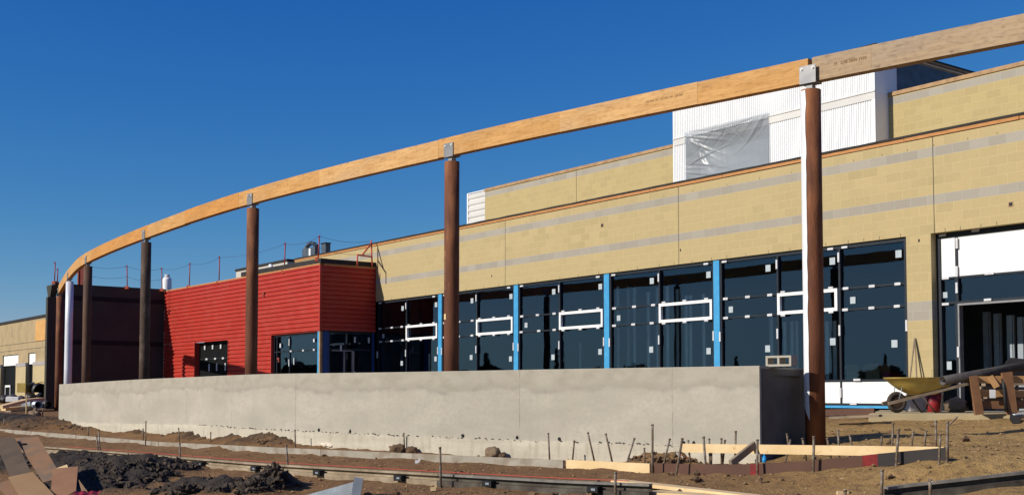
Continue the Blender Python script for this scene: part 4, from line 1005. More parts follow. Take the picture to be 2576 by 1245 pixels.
for s_ in (2.75, 5.9, 10.6):
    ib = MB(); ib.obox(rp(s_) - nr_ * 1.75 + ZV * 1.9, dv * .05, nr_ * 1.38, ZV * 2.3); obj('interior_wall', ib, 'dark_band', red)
ws = s_w1 - s_w0
red_window(s_w0, s_w1, -.5, zwh, [], [zwh - .7], [(s_w0 + ws * t, zwh - .22, .12, .17) for t in (.1, .34, .58, .82)] + [(s_w0 + ws * t, zwh - .7, .18, .07) for t in (.27, .5, .76)] + [(s_w0 + ws * t, zwh - 1.05, .09, .3) for t in (.2, .45, .68)] + [(s_w0 + ws * t, .42, .2, .1) for t in (.05, .28, .5, .76, .9)], .2)
so_ = s_s1 - s_s0
red_window(s_s0, s_s1, SLAB, zsf, [s_s0 + so_ * .64, s_s0 + so_ * .93], [zsf - .63], [(s_s0 + so_ * t, zsf - .63, .12, .06) for t in (.1, .33, .6)] + [(s_s0 + so_ * .64, zsf - t, .05, .25) for t in (.3, 1.05, 1.85)] + [(s_s0 + so_ * .53, zsf - 1.0, .05, .25), (s_s0 + so_ * .03, zsf - 1.7, .05, .25), (s_s0 + so_ * .1, zsf - .3, .1, .12), (s_s0 + so_ * .84, zsf - .4, .1, .15)], .1)
for s0, s1, m_ in ((.115, .215, 'blue_membrane'), (.03, .112, 'plywood_edge')):
    c = MB(); c.obox(rp((s0 + s1) / 2) - nr_ * .05 + ZV * ((SLAB + ZRB - .03) / 2), dv * ((s1 - s0) / 2), nr_ * .05, ZV * ((ZRB - .03 - SLAB) / 2)); obj('corner_strip', c, m_, red)
c = MB(); c.box((XA - .055, YA + .11, SLAB), (XA - .005, YA + .34, ZRB - .03)); obj('corner_strip', c, 'dark_blue', red)  # blue strip on the return side, its shade put into the darker colour
# entrance under the return
ye0, ye1 = YA + .36, YF - .12
f = MB(); f.box((XA - .1, ye0, ZRB - .1), (XA - .04, ye1, ZRB - .032)); f.box((XA - .1, ye0, ZRB - .68), (XA - .042, ye1, ZRB - .62))
for t in (.0, .36, .98): y = ye0 + (ye1 - ye0) * t; f.box((XA - .1, y, SLAB), (XA - .043, y + .05, ZRB - .1))
ew = obj('entrance_frame', f, 'mullion', red)
f = MB(); f.quad((XA - .07, ye0, SLAB), (XA - .07, ye1, SLAB), (XA - .07, ye1, ZRB - .1), (XA - .07, ye0, ZRB - .1)); obj('pane', f, 'glass_dark', ew)
f = MB()
for t in (.33, .52): y = ye0 + (ye1 - ye0) * t; f.box((XA - .065, y, SLAB), (XA - .02, y + (.05 if t < .4 else .1), ZRB - .7))
f.box((XA - .065, ye0 + .1, ZRB - .72), (XA - .022, ye0 + (ye1 - ye0) * .52, ZRB - .68)); obj('door', f, 'steel_gray', ew)
for t, z in ((.57, ZRB - .3), (.9, ZRB - .3), (.25, ZRB - .6), (.57, .7)):
    y = ye0 + (ye1 - ye0) * t; c = MB(); c.box((XA - .04, y, z - .1), (XA - .015, y + .06, z + .1)); obj('clip', c, 'clip_white', ew)
c = MB(); c.box((XA - .05, YF - .115, SLAB), (XA - .01, YF - .05, ZRB - .03)); obj('corner_strip', c, 'dark_blue', red)
# wing: dark wall running toward the viewer from the far end of the red block
pw1 = at(147, 716, 49.65); PWv = Vector((pw1.x, pw1.y, 0)); PWb = PB + Vector((-.02, 0, 0)); wd = (PWv - PWb).normalized(); wn = Vector((wd.y, -wd.x, 0))
if wn.x < 0: wn = -wn
zw0, zw1 = zat(PB.x, PB.y, 729), zat(PWv.x, PWv.y, 717)
wing = thing('dark_wing_wall', 'dark brown wall in shade with black bands, left of the red block', 'wall', PWb.lerp(PWv, .5) + ZV * SLAB)
Lw = (PWv - PWb).length; TW = .22
w = MB()
a0, a1, b1, b0 = PWb + nr_ * .0, PWv, PWv - wn * TW, PWb - wn * TW
w.hexa([tuple(a0 + ZV * -.9), tuple(a1 + ZV * -.9), tuple(b1 + ZV * -.9), tuple(b0 + ZV * -.9), tuple(a0 + ZV * zw0), tuple(a1 + ZV * zw1), tuple(b1 + ZV * zw1), tuple(b0 + ZV * zw0)]); obj('wall', w, 'dark_brown', wing)
for yy in (760, 866):
    z = zat(PB.x, PB.y, yy); bb = MB(); bb.obox(PWb.lerp(PWv, .5) + wn * .004 + ZV * z, wd * (Lw / 2 - .01), wn * .006, ZV * .1); obj('band', bb, 'dark_band', wing)
z2 = zat(PWv.x, PWv.y, 748); fp_ = MB(); e = PWv + wd * .22 - wn * .1; fp_.obox(Vector((e.x, e.y, (z2 - 1.1) / 2)), wd * .21, wn * .13, ZV * ((z2 + 1.1) / 2)); obj('end_pier', fp_, 'dark_brown', wing)
cap = MB(); cap.obox(PWb.lerp(PWv, .5) - wn * .22 + ZV * ((zw0 + zw1) / 2 + .03), wd * (Lw / 2 + .1), wn * .14, ZV * .026); obj('cap', cap, 'black_membrane', wing)
rb_ = MB(); rb_.box((PWb.x - 5, PWv.y + 1.9, zw1 - .5), (min(PWb.x, PWv.x) - TW - .2, PWb.y + 6, zw1 - .01)); obj('roof', rb_, 'roof_gray', wing)
br_ = MB(); e = PWv + wd * .28; br_.hexa([tuple(e - wn * .5 + ZV * (zw1 - .5)), tuple(e - wn * .2 + ZV * (zw1 - .5)), tuple(e - wn * .2 - wd * .25 + ZV * (zw1 - .5)), tuple(e - wn * .5 - wd * .25 + ZV * (zw1 - .5)),
                                       tuple(e - wn * .75 + ZV * zw1), tuple(e + wn * .05 + ZV * zw1), tuple(e + wn * .05 - wd * .25 + ZV * zw1), tuple(e - wn * .75 - wd * .25 + ZV * zw1)]); obj('eave_bracket', br_, 'dark_brown', wing)
# upright painted steel piece on the wing roof
hp = at(204, 716, 51.6); hc = MB(); zt_ = at(204, 648, 51.6).z
hc.obox(hp.xy.to_3d() + ZV * ((zt_ + zw1) / 2) + RT * .03, RT * .10, FH * .1, ZV * ((zt_ - zw1) / 2)); hst = thing('steel_stanchion', 'red brown steel stanchion standing on the dark wing behind the beam', 'steel post', (hp.x, hp.y, zw1))
obj('web', hc, 'red_primer', hst)
hc = MB(); hc.obox(hp.xy.to_3d() + ZV * ((zt_ + zw1) / 2) - RT * .095, RT * .022, FH * .13, ZV * ((zt_ - zw1) / 2)); obj('flange', hc, 'guard_orange', hst)
hc = MB(); hc.obox(hp.xy.to_3d() + ZV * (zw1 + .05) + RT * .1, RT * .3, FH * .15, ZV * .06); obj('base_plate', hc, 'red_primer', hst)

# guard rail posts and wires on the roofs
gp_ = [((139, 658.5), (136.8, 713), 50.0, 'guard_red', 'tallest dark red guardrail post at the far left roof corner'), ((145.5, 675), (144, 713), 50.1, 'guard_red', 'shorter dark red guardrail post beside the far left roof corner'),
       ((319.3, 667), (320.2, 725), 51.2, 'guard_red', 'red guardrail post midway along the dark wing roof'), ((406.8, 673), (408, 731), 52.2, 'guard_red', 'red guardrail post next to the white gas tank'),
       ((478, 661), (475.8, 723), None, 'guard_red', 'red guardrail post at the left part of the red roof'), ((552.4, 644.5), (550.8, 712), None, 'guard_red', 'red guardrail post on red roof left of the brown column'),
       ((718, 610), (714.4, 686), None, 'guard_red', 'red guardrail post on red roof right of the brown column'), ((804, 592), (799.4, 655), None, 'guard_red', 'tall red guardrail post at the front corner of the red block')]
tops_ = []
for (tp, bt, d, m_, lb_2) in gp_:
    if d is None:
        s_ = s_at(bt[0], ZRT); p = rp(s_) - nr_ * .05; d = p.dot(FH)
    a, b_ = at(*bt, d), at(*tp, d); g_ = thing('guardrail_post', lb_2, 'guard post', b_ * 0 + a, 'guardrail posts on the roof edges')
    m1 = MB(); m1.tube([a - ZV * .05, b_], .023, 8); obj('post', m1, m_, g_)
    m1 = MB(); m1.obox(a + ZV * .03 - RT * .02, RT * .07, FH * .07, ZV * .06); obj('foot_clamp', m1, 'guard_orange', g_)
    m1 = MB(); m1.obox(b_ - ZV * .05 - RT * .03, RT * .03, FH * .02, ZV * .015); obj('wire_hook', m1, 'wire', g_); tops_.append((a, b_))
def wires(pairs, label, hts=(.96, .5)):
    mb = MB()
    for h_ in hts:
        pts = [a.lerp(b_, h_) for a, b_ in pairs]
        for p, q in zip(pts[:-1], pts[1:]):
            mb.tube([p.lerp(q, t / 8) - ZV * (.12 * 4 * (t / 8) * (1 - t / 8)) for t in range(9)], .0055, 5)
    one('guard_wire', mb, 'wire', label, 'guard wire')
q_ = (at(212, 716, 49.5), at(212, 664, 49.5))
wires([q_, tops_[2], tops_[3]], 'thin guard wires strung over the dark wing roof', (.95, .5, .08)); wires([tops_[3], tops_[4], tops_[5], tops_[6], tops_[7]], 'thin guard wires strung along the red roof edge', (.95,))
# bracket frame at the block wall corner
dgb = Vector((XA, YF - .3, 0)).dot(FH); bq = thing('guardrail_bracket', 'orange red guardrail bracket frame where the red roof meets the block wall', 'guard bracket', at(936, 670, dgb))
a1_, a2_ = at(936.1, 671, dgb), at(933.8, 604.5, dgb); c1_, c2_ = at(899, 668, dgb - .8), at(899, 641, dgb - .8); e_ = at(936, 646, dgb)
for nm, p, q in (('upright', a1_, a2_), ('upright', c1_, c2_), ('rail', c2_, e_), ('brace', c2_.lerp(e_, .3), a1_.lerp(a2_, .88))):
    m1 = MB(); m1.tube([p, q], .03, 8); obj(nm, m1, 'guard_orange', bq)
wires([tops_[7], (a1_, a2_)], 'sagging guard wire from the front corner post to the bracket frame', (.97, .5))
# gas tank on the wing roof
gt = thing('gas_tank', 'white upright propane tank standing behind the dark wing roof edge', 'gas tank', at(420, 733, 53.2)); ga = at(420, 733, 53.2); rg = 11.5 * 53.2 / FPX
m1 = MB(); pts = [(ga.z - .1, rg), (ga.z + .50, rg), (ga.z + .58, rg * .93), (ga.z + .64, rg * .6), (ga.z + .66, .02)]
for (za, r0), (zb_, r1) in zip(pts[:-1], pts[1:]): m1.tube([(ga.x, ga.y, za), (ga.x, ga.y, zb_)], r0, 20, False, True, r1)
obj('body', m1, 'white_pvc', gt); m1 = MB(); m1.pipe((ga.x, ga.y, ga.z + .63), (ga.x, ga.y, ga.z + .76), rg * .55, rg * .5, 16); obj('collar', m1, 'light_metal', gt)

# ------------------------------------------------------------------ far tan building at left
pt = at(65, 900, 73); YT = pt.y
tan_ = thing('tan_building', 'tan sheathed low building with wrapped windows at the far left', 'building', (pt.x, YT, -.5))
xa, xb = fx(-320, YT, 2), fx(150, YT, 2); ztn = zat(fx(65, YT, 4), YT, 806)
wz = [(fx(6, YT, 1), fx(45, YT, 1)), (fx(70, YT, 1), fx(88, YT, 1)), (fx(-90, YT, 1), fx(-50, YT, 1))]; wz.sort(); zhd = zat(fx(30, YT, 2), YT, 892); zmd = zat(fx(30, YT, 2), YT, 919)
w = MB(); w.box((xa, YT, zhd), (xb, YT + .3, ztn)); xc = xa
for (p, q) in wz: w.box((xc, YT, -1), (p, YT + .3, zhd - .001)); xc = q
w.box((xc, YT, -1), (xb, YT + .3, zhd - .001)); obj('wall', w, 'tan_board', tan_)
xc = xa
for k, (p, q) in enumerate(wz + [(xb, xb)]):
    if p - xc > .1:
        w = MB(); w.box((xc, YT - .14, -1), (p, YT - .001, zmd - .12)); obj('wainscot', w, 'yellow_stucco', tan_)
        w = MB(); w.box((xc, YT - .16, zmd - .118), (p, YT - .001, zmd + .1)); obj('wainscot_cap', w, 'gray_block', tan_)
        w = MB(); w.box((xc, YT - .15, -1), (p, YT - .1405, -.25)); obj('wainscot_base', w, 'gray_block', tan_)
    xc = q
for (p, q) in wz:
    f = MB(); f.box((p, YT + .1, zhd - .1), (q, YT + .2, zhd - .002)); f.box((p, YT + .1, -1), (p + .12, YT + .2, zhd - .1)); f.box((q - .1, YT + .1, -1), (q, YT + .2, zhd - .1)); w_ = obj('window', f, 'mullion', tan_)
    f = MB(); f.box((p + .12, YT + .04, zmd), (q - .02, YT + .06, zhd - .05)); obj('wrap_sheet', f, 'white_sheet', w_)
    f = MB(); f.quad((p + .1, YT + .14, -1), (q - .1, YT + .14, -1), (q - .1, YT + .14, zmd), (p + .1, YT + .14, zmd)); obj('pane', f, 'dark_film', w_)
    f = MB(); f.box((p, YT + 1.5, -1), (q + 3, YT + 1.6, zhd)); obj('interior_wall', f, 'interior', w_)
q0_, q1_ = fx(11, YT, 1), fx(24, YT, 1); f = MB(); f.box((q0_, YT + .05, -.35), (q1_, YT + .08, -.2)); f.box((q0_, YT + .05, .45), (q1_, YT + .08, .58)); f.box((q0_, YT + .05, -.2), (q0_ + .08, YT + .08, .45)); f.box((q1_ - .08, YT + .05, -.2), (q1_, YT + .08, .45)); obj('vent_sash', f, 'white_pvc', tan_)
f = MB(); f.box((fx(90, YT, 4), YT - .02, zat(fx(90, YT, 4), YT, 858)), (xb, YT - .002, ztn - .15)); obj('plywood_patch', f, 'orange_ply', tan_)
f = MB(); f.box((xa, YT - .06, ztn + .002), (xb, YT + .35, ztn + .16)); obj('roof_edge', f, 'black_membrane', tan_)
f = MB()
for z in (zat(fx(65, YT, 3), YT, 862), zhd + .25): f.box((xa, YT - .006, z - .012), (fx(130, YT, 3), YT - .001, z + .012))
for i in range(9): x = xa + (xb - xa) * (i + .5) / 9; f.box((x - .012, YT - .007, zhd + .3 + (i % 2) * .8), (x + .012, YT - .001, zhd + 1.1 + (i % 2) * .8))
obj('board_seams', f, 'dark_brown', tan_)
f = MB(); f.box((xa, YT + .3, ztn - .3), (xb, YT + 10, ztn - .1)); obj('roof', f, 'roof_gray', tan_)

# ------------------------------------------------------------------ apron slab
sA, sB = on_z(2185, 1040, SLAB), on_z(2700, 1042.5, SLAB); ap = MB()
pA = Vector((sA.x, sA.y, 0)); pB_ = Vector((sB.x, sB.y, 0)); pC = Vector((sB.x + 3, YF - .03, 0)); pD = Vector((fx(2215, YF, -.3), YF - .03, 0))
ap.hexa([tuple(p + ZV * -.9) for p in (pA, pB_, pC, pD)] + [tuple(p + ZV * SLAB) for p in (pA, pB_, pC, pD)])
apo = obj('paved_apron', ap, 'slab', None, .01); tag(apo, kind='structure')
# brown form boards at the foot of the window wall
fb = MB(); fb.bar(at(2074, 1037, 22.4), at(2200, 1034, 21.6), .04, .12); one('form_board', fb, 'brown_panel', 'brown form board on edge behind the rusty front column, below the white panel', 'board')
fb = MB(); fb.bar(at(2090, 1050, 20.6), at(2215, 1045, 20.2), .3, .04); one('plank', fb, 'weathered_wood', 'flat grey plank lying on the dirt left of the apron slab', 'plank')

# ------------------------------------------------------------------ sidewalk forms
def gpath(pts, n=8):
    return catmull([ground(*p) for p in pts], n)
def lpath(L, px0, px1, n=5):
    k = max(2, int(abs(px1 - px0) / 60)); return catmull([on_z(*on_line(L, px0 + (px1 - px0) * i / k)) for i in range(k + 1)], n)
def board_along(pts, ptop, th, m_, label, name='form_board', grp='form boards edging the new sidewalk', n=8):
    P = lpath(FAR, pts[0][0], pts[-1][0]); tp = ptop; hs = []
    for i, p in enumerate(P):
        t = i / (len(P) - 1); hs.append(tp)
    mb = MB(); mb.sweep(P, [(0, -.03, 0), (0, 0, 1), (-th, 0, 1), (-th, -.03, 0)], hs); return one(name, mb, m_, label, 'form board', grp)
far_line = [(-60, 1083), (0, 1088), (190, 1104), (398, 1123), (600, 1134.5), (806, 1145), (1038, 1157), (1220, 1166), (1416, 1176)]
flab = ['grey stained form board crossing the left picture edge', 'grey stained form board before the far corner of the planter', 'grey stained form board beneath the red block', 'grey stained form board left of the paired clods', 'grey stained form board ending at the new pale plank']
for k, (a, b_) in enumerate(((0, 2), (2, 3), (3, 5), (5, 6), (6, 8))):
    pts = far_line[a:b_ + 1]
    if len(pts) == 2: pts = [pts[0], ((pts[0][0] + pts[1][0]) / 2, (pts[0][1] + pts[1][1]) / 2), pts[1]]
    pts = [(pts[0][0] + 1.0, pts[0][1])] + pts[1:]
    board_along(pts, .105 if k else .11, .036, 'form_board', flab[k])
board_along([(1424, 1177.5), (1530, 1183), (1634, 1187)], .115, .036, 'new_lumber', 'new pale wooden board between grey form board and brown curved panel')
brown = thing('curved_form_panel', 'thin brown form panel bent in a curve on the dirt with red marks', 'form panel', ground(1900, 1192))
bl = [(1636, 1188), (1781, 1193), (1900, 1192.5), (2048, 1184), (2209, 1169), (2387, 1153.5)]; BP = gpath(bl, 10); mb = MB()
hs = [.125 if i < 99 else .1 for i in range(len(BP))]
mb.sweep(BP, [(0, -.02, 0), (0, 0, 1), (-.014, 0, 1), (-.014, -.02, 0)], hs); obj('panel', mb, 'brown_panel', brown)
kk = [i for i in range(len(BP)) if BP[i].dot(RT) / BP[i].dot(FH) * FPX + CX >= 2200]; BQ = [BP[i] for i in kk]; mb = MB(); mb.sweep(BQ, [(.012, -.02, 0), (.012, .127, 0), (.0015, .127, 0), (.0015, -.02, 0)], normals=[plan_normals(BP)[i] for i in kk]); obj('panel', mb, 'brown_panel_shaded', brown)['label'] = 'end of the curved panel, coloured dark for its shade'  # dark overlay paints the shade where the panel curves from the sun
bnn = plan_normals(BP)
def mark(px0, px1, m_):
    ids = [i for i in range(len(BP)) if px0 <= BP[i].dot(RT) / BP[i].dot(FH) * FPX + CX <= px1]
    PP = [BP[i] for i in ids]; NN = [bnn[i] for i in ids]; mb = MB(); mb.sweep(PP, [(.002, -.01, 0), (.002, .123, 0), (.0005, .123, 0), (.0005, -.01, 0)], normals=NN); obj('paint_mark', mb, m_, brown)
BP2 = BP; 
def densify(P, k): return [P[i].lerp(P[i + 1], t / k) for i in range(len(P) - 1) for t in range(k)] + [P[-1]]
BP = densify(BP, 8); bnn = plan_normals(BP)
mark(1884, 1907, 'red_spray'); mark(2165, 2207, 'red_spray'); 
BP = BP2
pl = MB(); pa_, pb_ = at(1718.5, 1126, 15.75), at(2376, 1136, 13.35); pa_.z += 0; pl.bar(pa_, pb_, .038, .115)
one('brace_plank', pl, 'new_lumber', 'long new pale plank held on edge behind the brown curved panel', 'plank')
br = MB(); br.bar(at(1898, 1118, 15.0), at(1838, 1166, 14.6), .04, .09); one('wood_brace', br, 'weathered_wood', 'short weathered wooden brace leaning at the planter corner', 'wood brace')

# steel forms with flanges, stake pockets
def steel_form(pts, label, hgt=.155, m_='steel_form', n=6):
    P = gpath(pts, n) if pts[0][0] > 1700 else lpath(NEAR, pts[0][0], pts[-1][0]); t = thing('steel_form', label, 'steel form', P[len(P) // 2], 'steel edge forms on the near side')
    mb = MB(); mb.sweep(P, [(0, -.01, 0), (0, hgt - .022, 0), (-.008, hgt - .022, 0), (-.008, -.01, 0)]); obj('web', mb, m_, t); m_ = m_ if 'dark' not in m_ else 'steel_form_top'
    mb = MB(); mb.sweep(P, [(.05, hgt - .028, 0), (.05, hgt, 0), (-.012, hgt, 0), (-.012, hgt - .02, 0), (.044, hgt - .02, 0), (.044, hgt - .028, 0)]); obj('top_flange', mb, m_, t); m_ = m_ if 'top' not in m_ else 'steel_form_dark'
    mb = MB(); mb.sweep(P, [(.055, -.02, 0), (.055, .066, 0), (.002, .07, 0), (.002, -.02, 0)]); obj('bottom_flange', mb, m_, t)
    return t, P
near_line = [(60, 1136), (112, 1141), (248, 1152), (450, 1170), (660, 1190), (722, 1195.5), (900, 1207), (1107, 1220), (1330, 1234), (1500, 1243), (1640, 1250)]
sl_ = ['rusty steel edge form at the far left behind the brown sheets', 'rusty steel edge form above the black soil heap', 'rusty steel edge form in the middle foreground', 'dark steel edge form ending at the pale plank']
for k, (a, b_) in enumerate(((0, 3), (3, 5), (5, 7), (7, 10))):
    pts = near_line[a:b_ + 1]; pts = [(pts[0][0] + 1, pts[0][1])] + pts[1:]
    t, P = steel_form(pts, sl_[k], m_='steel_form' if k < 3 else 'steel_form_dark')
    nn = plan_normals(P)
    for i in ([len(P) // 4, 3 * len(P) // 4] if k else [len(P) // 2]):
        q = P[i] + nn[i] * .075 + ZV * .07; tg_ = (P[i + 1] - P[i]).normalized(); tg_.z = 0
        mb = MB(); mb.obox(q - tg_ * .07, tg_ * .01, nn[i] * .045, ZV * .035); mb.obox(q + tg_ * .07, tg_ * .01, nn[i] * .045, ZV * .035); mb.obox(q + ZV * .03, tg_ * .08, nn[i] * .045, ZV * .007); mb.obox(q + nn[i] * .04, tg_ * .08, nn[i] * .006, ZV * .028); obj('stake_pocket', mb, 'black_steel', t)
        mb = MB(); mb.obox(q + tg_ * .02 + nn[i] * .05 + ZV * .005, tg_ * .03, nn[i] * .004, ZV * .012); obj('wedge', mb, 'galv', t)
steel_form([(2225, 1262), (2270, 1256), (2420, 1240), (2576, 1222), (2760, 1200)], 'black steel edge form curving out at the lower right corner', .15, 'steel_form_dark')
# red string line just behind the steel forms
sp2 = lpath(NEAR, 150, 1560); spn = plan_normals(sp2)
mb = MB(); mb.tube([p - spn[i] * .16 + ZV * .165 for i, p in enumerate(sp2)], .0045, 6); one('string_line', mb, 'string_red', 'taut red string line running just above the steel forms', 'string line')

# ------------------------------------------------------------------ stakes
def stakes(rows, desc, grp, rad=.013, m_='stake', over=0):
    rows = sorted(rows, key=lambda r: r[0])
    for k, (xt, yt, xb_, yb_) in enumerate(rows):
        b_ = ground(xb_ + (xb_ - xt) / max(1, yb_ - yt) * over, yb_ + over); d = b_.dot(FH); t = at(xt, yt, d + random.uniform(-.03, .03)); dd = (t - b_).normalized()
        lean = 'leaning left' if xt < xb_ - 5 else 'leaning right' if xt > xb_ + 5 else 'upright'
        lb_ = f'{lean} steel stake, {ORD[k]} from the left {desc}'
        s_ = thing('steel_stake', lb_, 'steel stake', b_, grp)
        mb = MB(); mb.tube([b_ - dd * .12, b_.lerp(t, .5), t], rad, 8); obj('rod', mb, m_, s_)
        mb = MB(); mb.tube([t - dd * .004, t + dd * .014], rad * 1.28, 8); obj('mushroomed_head', mb, m_, s_)
def z6(*p): return [1326.3 + .315 * p[0], 852.6 + .315 * p[1], 1326.3 + .315 * p[2], 852.6 + .315 * p[3]]
def z7(*p): return [1894.7 + .3151 * p[0], 852.6 + .3151 * p[1], 1894.7 + .3151 * p[2], 852.6 + .3151 * p[3]]
row_mid = [z6(*p) for p in ((168, 755, 178, 955), (375, 815, 362, 962), (485, 750, 535, 968), (628, 760, 678, 975), (855, 795, 798, 980), (935, 873, 938, 985), (1138, 800, 1090, 995), (1285, 812, 1303, 998), (1452, 800, 1460, 998), (1472, 885, 1470, 1000), (1550, 797, 1552, 996), (1578, 810, 1562, 990), (1665, 740, 1660, 998))]
stakes(row_mid, 'in the cluster before the planter', 'stakes behind the pale and brown form boards', over=9)
row_front = [z6(1000, 687, 1000, 1080), z6(1238, 797, 1188, 1092), z6(1408, 785, 1430, 1078), z6(1838, 808, 1838, 1085), z7(485, 783, 480, 1058), z7(1160, 725, 1142, 1002), z7(1552, 665, 1548, 978)]
stakes(row_front, 'before the brown curved panel', 'stakes in front of the brown panel', .015)
row_r = [z7(*p) for p in ((270, 760, 290, 915), (297, 810, 255, 980), (395, 797, 425, 970), (592, 797, 620, 950), (678, 730, 688, 948), (772, 770, 805, 940), (1028, 787, 1008, 925), (1117, 676, 1107, 920), (1278, 743, 1258, 905), (1380, 737, 1362, 900), (1457, 657, 1462, 890), (1493, 765, 1485, 975))]
stakes(row_r, 'between pale plank and brown panel', 'stakes between the long plank and the brown panel', over=3)
row_n = [(248, 1081, 253, 1150), (243, 1097, 249, 1152), (452, 1115, 453, 1172), (720, 1120, 726, 1193), (1107, 1126, 1109, 1226), (1548, 1190, 1548, 1250)]
stakes(row_n, 'pinning the near steel forms', 'stakes pinning the near steel forms', .015)
row_f = [(222, 1076, 222, 1100), (367, 1060, 366, 1122), (360, 1079, 360, 1106), (449.5, 1077, 451, 1112), (530, 1088, 530, 1114), (742, 1082, 743, 1125), (1015.5, 1090, 1018, 1138), (1379.7, 1090, 1381, 1154)][:7]
stakes(row_f, 'along the far grey form boards', 'stakes along the far grey boards', .014)
row_fg = [(2219, 1183, 2218, 1252), (2340, 1208, 2340, 1258), (2126, 1234, 2126, 1262)]
stakes(row_fg, 'in the right foreground dirt', 'stakes in the right foreground', .016)
row_l = [(108, 1028, 107, 1055), (11, 1052, 11, 1077)]
stakes(row_l, 'at the far left by the soil', 'stakes at the far left', .018)
lt = MB(); b_ = ground(65, 1056); t = at(67, 992, b_.dot(FH)); lt.bar(b_ - ZV * .1, t, .05, .03); one('survey_lath', lt, 'new_lumber', 'thin pale survey lath standing in dark soil at far left', 'survey lath')

# ------------------------------------------------------------------ loose things on the dirt
def rock(px, py, r, m_, label, nm='rock', cat='rock', hz=.7):
    p = ground(px, py); mb = MB(); mb.blob(p + ZV * r * hz * .45, r, r * .8, r * hz, 3, .45, px); return one(nm, mb, m_, label, cat)
rock(1240, 1151, .15, 'rock', 'smooth tan rock against the planter footing', hz=.8); rock(1000, 1139.5, .17, 'clod', 'larger dark clod left of a stake at planter footing', 'clod', 'clod', .65); rock(1036, 1140.5, .12, 'clod', 'smaller dark clod right of a stake at planter footing', 'clod', 'clod', .7)
rock(86, 1056, .24, 'rock', 'big pale grey boulder at the far left beside a stake', 'boulder', 'boulder', .95); rock(1262, 1152, .08, 'clod', 'little dark clod right of the tan rock', 'clod', 'clod')
fm = MB(); p = ground(800, 1117); 
for t in range(9): q = ground(768 + t * 8, 1113 + t * 1.3); fm.blob(q + ZV * .03, .1, .07, .05, 1, .5, t)
one('foam_spill', fm, 'pale_foam', 'pale crust of spilled foam along the planter footing', 'foam spill')
for k, (px, py, lb_) in enumerate(((863, 1123, 'white crumpled scrap beside planter footing'), (1050, 1164, 'small white block scrap under the grey form board'), (1090, 1233, 'pale wooden offcut by the stake in the foreground'), (735, 1203, 'pale chip of wood beside the black clod'), (2120, 1244, 'white splinter of wood on right foreground dirt'))):
    p = ground(px, py); mb = MB(); mb.obox(p + ZV * .02, RT * (.035 if k != 4 else .06), FH * .02, ZV * .022); mb.obox(p + ZV * .05 + RT * .03, RT * .016, FH * .012, ZV * .012); one('wood_scrap', mb, 'new_lumber' if k > 1 else 'white_sheet', lb_, 'scrap')
for k in range(26):     # lumps of black topsoil in the heaps
    px, py = random.choice([(300, 1205), (240, 1195), (370, 1205), (250, 1225), (330, 1225)]); p = ground(px + random.uniform(-55, 50), py + random.uniform(-14, 14)); r = random.uniform(.05, .11)
    if k == 0: lump = MB()
    hz_ = sum(h * math.exp(-((p.x - hx) ** 2 + (p.y - hy) ** 2) / (rd * rd)) for hx, hy, rd, h, dk in heaps)
    lump.blob(p + ZV * (hz_ + r * .1), r * 1.3, r, r * .75, 3, .75, k, 3.4)
o = one('topsoil_lumps', lump, 'clod_dark', 'lumps of black topsoil heaped in the left foreground', 'soil'); o['kind'] = 'stuff'
p = ground(690, 1236); mb = MB(); mb.blob(p + ZV * .17, .18, .15, .18, 4, .75, 5, 3.2); one('soil_clod', mb, 'clod_dark', 'large black soil clod left of the grey metal bundle', 'clod')
p = ground(650, 1242); mb = MB(); mb.blob(p + ZV * .08, .15, .13, .11, 4, .75, 9, 3.4); one('soil_clod', mb, 'clod_dark', 'lower black soil clod beside the bigger one', 'clod')
p = ground(470, 1245); mb = MB(); mb.blob(p + ZV * .04, .19, .16, .11, 4, .75, 19, 3.2); one('soil_clod', mb, 'clod_dark', 'flat black soil clod at the bottom edge', 'clod')
# blue bottle, wrapper
p = ground(1923, 1164); bt = thing('blue_bottle', 'bright blue plastic bottle standing in the dirt behind brown panel', 'bottle', p)
mb = MB(); mb.tube([p, p + ZV * .07], .028, 14); mb.tube([p + ZV * .07, p + ZV * .1], .028, 14, True, True, .012); obj('body', mb, 'blue_plastic', bt); mb = MB(); mb.tube([p + ZV * .1, p + ZV * .12], .012, 10); obj('cap', mb, 'blue_plastic', bt)
p = ground(1724, 1166); wrp = MB()
for i in range(6):
    for j in range(4):
        def wp_(a, b_): return p + RT * (-.12 + .045 * a) + FH * (.02 * b_) + ZV * (.16 - .022 * a + .03 * math.sin(a * 2.1 + b_ * 1.7) - .03 * b_)
        wrp.quad(wp_(i, j), wp_(i + 1, j), wp_(i + 1, j + 1), wp_(i, j + 1))
one('paper_wrapper', wrp, 'paper_white', 'crumpled white and orange paper wrapper behind the brown panel', 'wrapper')
# pale plank wedge in the foreground
p0, p1 = ground(1552, 1222), ground(1905, 1262); mb = MB(); mb.bar(p0 + ZV * .06, p1 + ZV * .05, .19, .04); one('plank', mb, 'new_lumber', 'long pale new plank lying across the end of the steel form', 'plank')
p0, p1 = ground(1640, 1246), ground(1860, 1262); mb = MB(); mb.bar(p0 + ZV * .03, p1 + ZV * .03, .3, .05); one('plank', mb, 'new_lumber', 'wide pale board end lying lowest at the bottom edge', 'plank')
# grey galvanised bundle
gb = thing('galvanised_bundle', 'grey galvanised metal frame with slats lying in the foreground', 'metal frame', ground(880, 1250)); dg_ = ground(895, 1244).dot(FH) - .3
mb = MB(); a, b_ = at(903, 1201, dg_), at(893, 1262, dg_); mb.bar(a, b_, .11, .05, side=RT); obj('end_plate', mb, 'galv', gb)
for k in range(7):
    a = at(896 - k, 1212 + k * 6.0, dg_ + .05); b_ = at(735 - k * 12, 1256 + k * 4, dg_ + .5); mb = MB(); mb.bar(a, b_, .016, .022); obj('slat', mb, 'galv', gb)
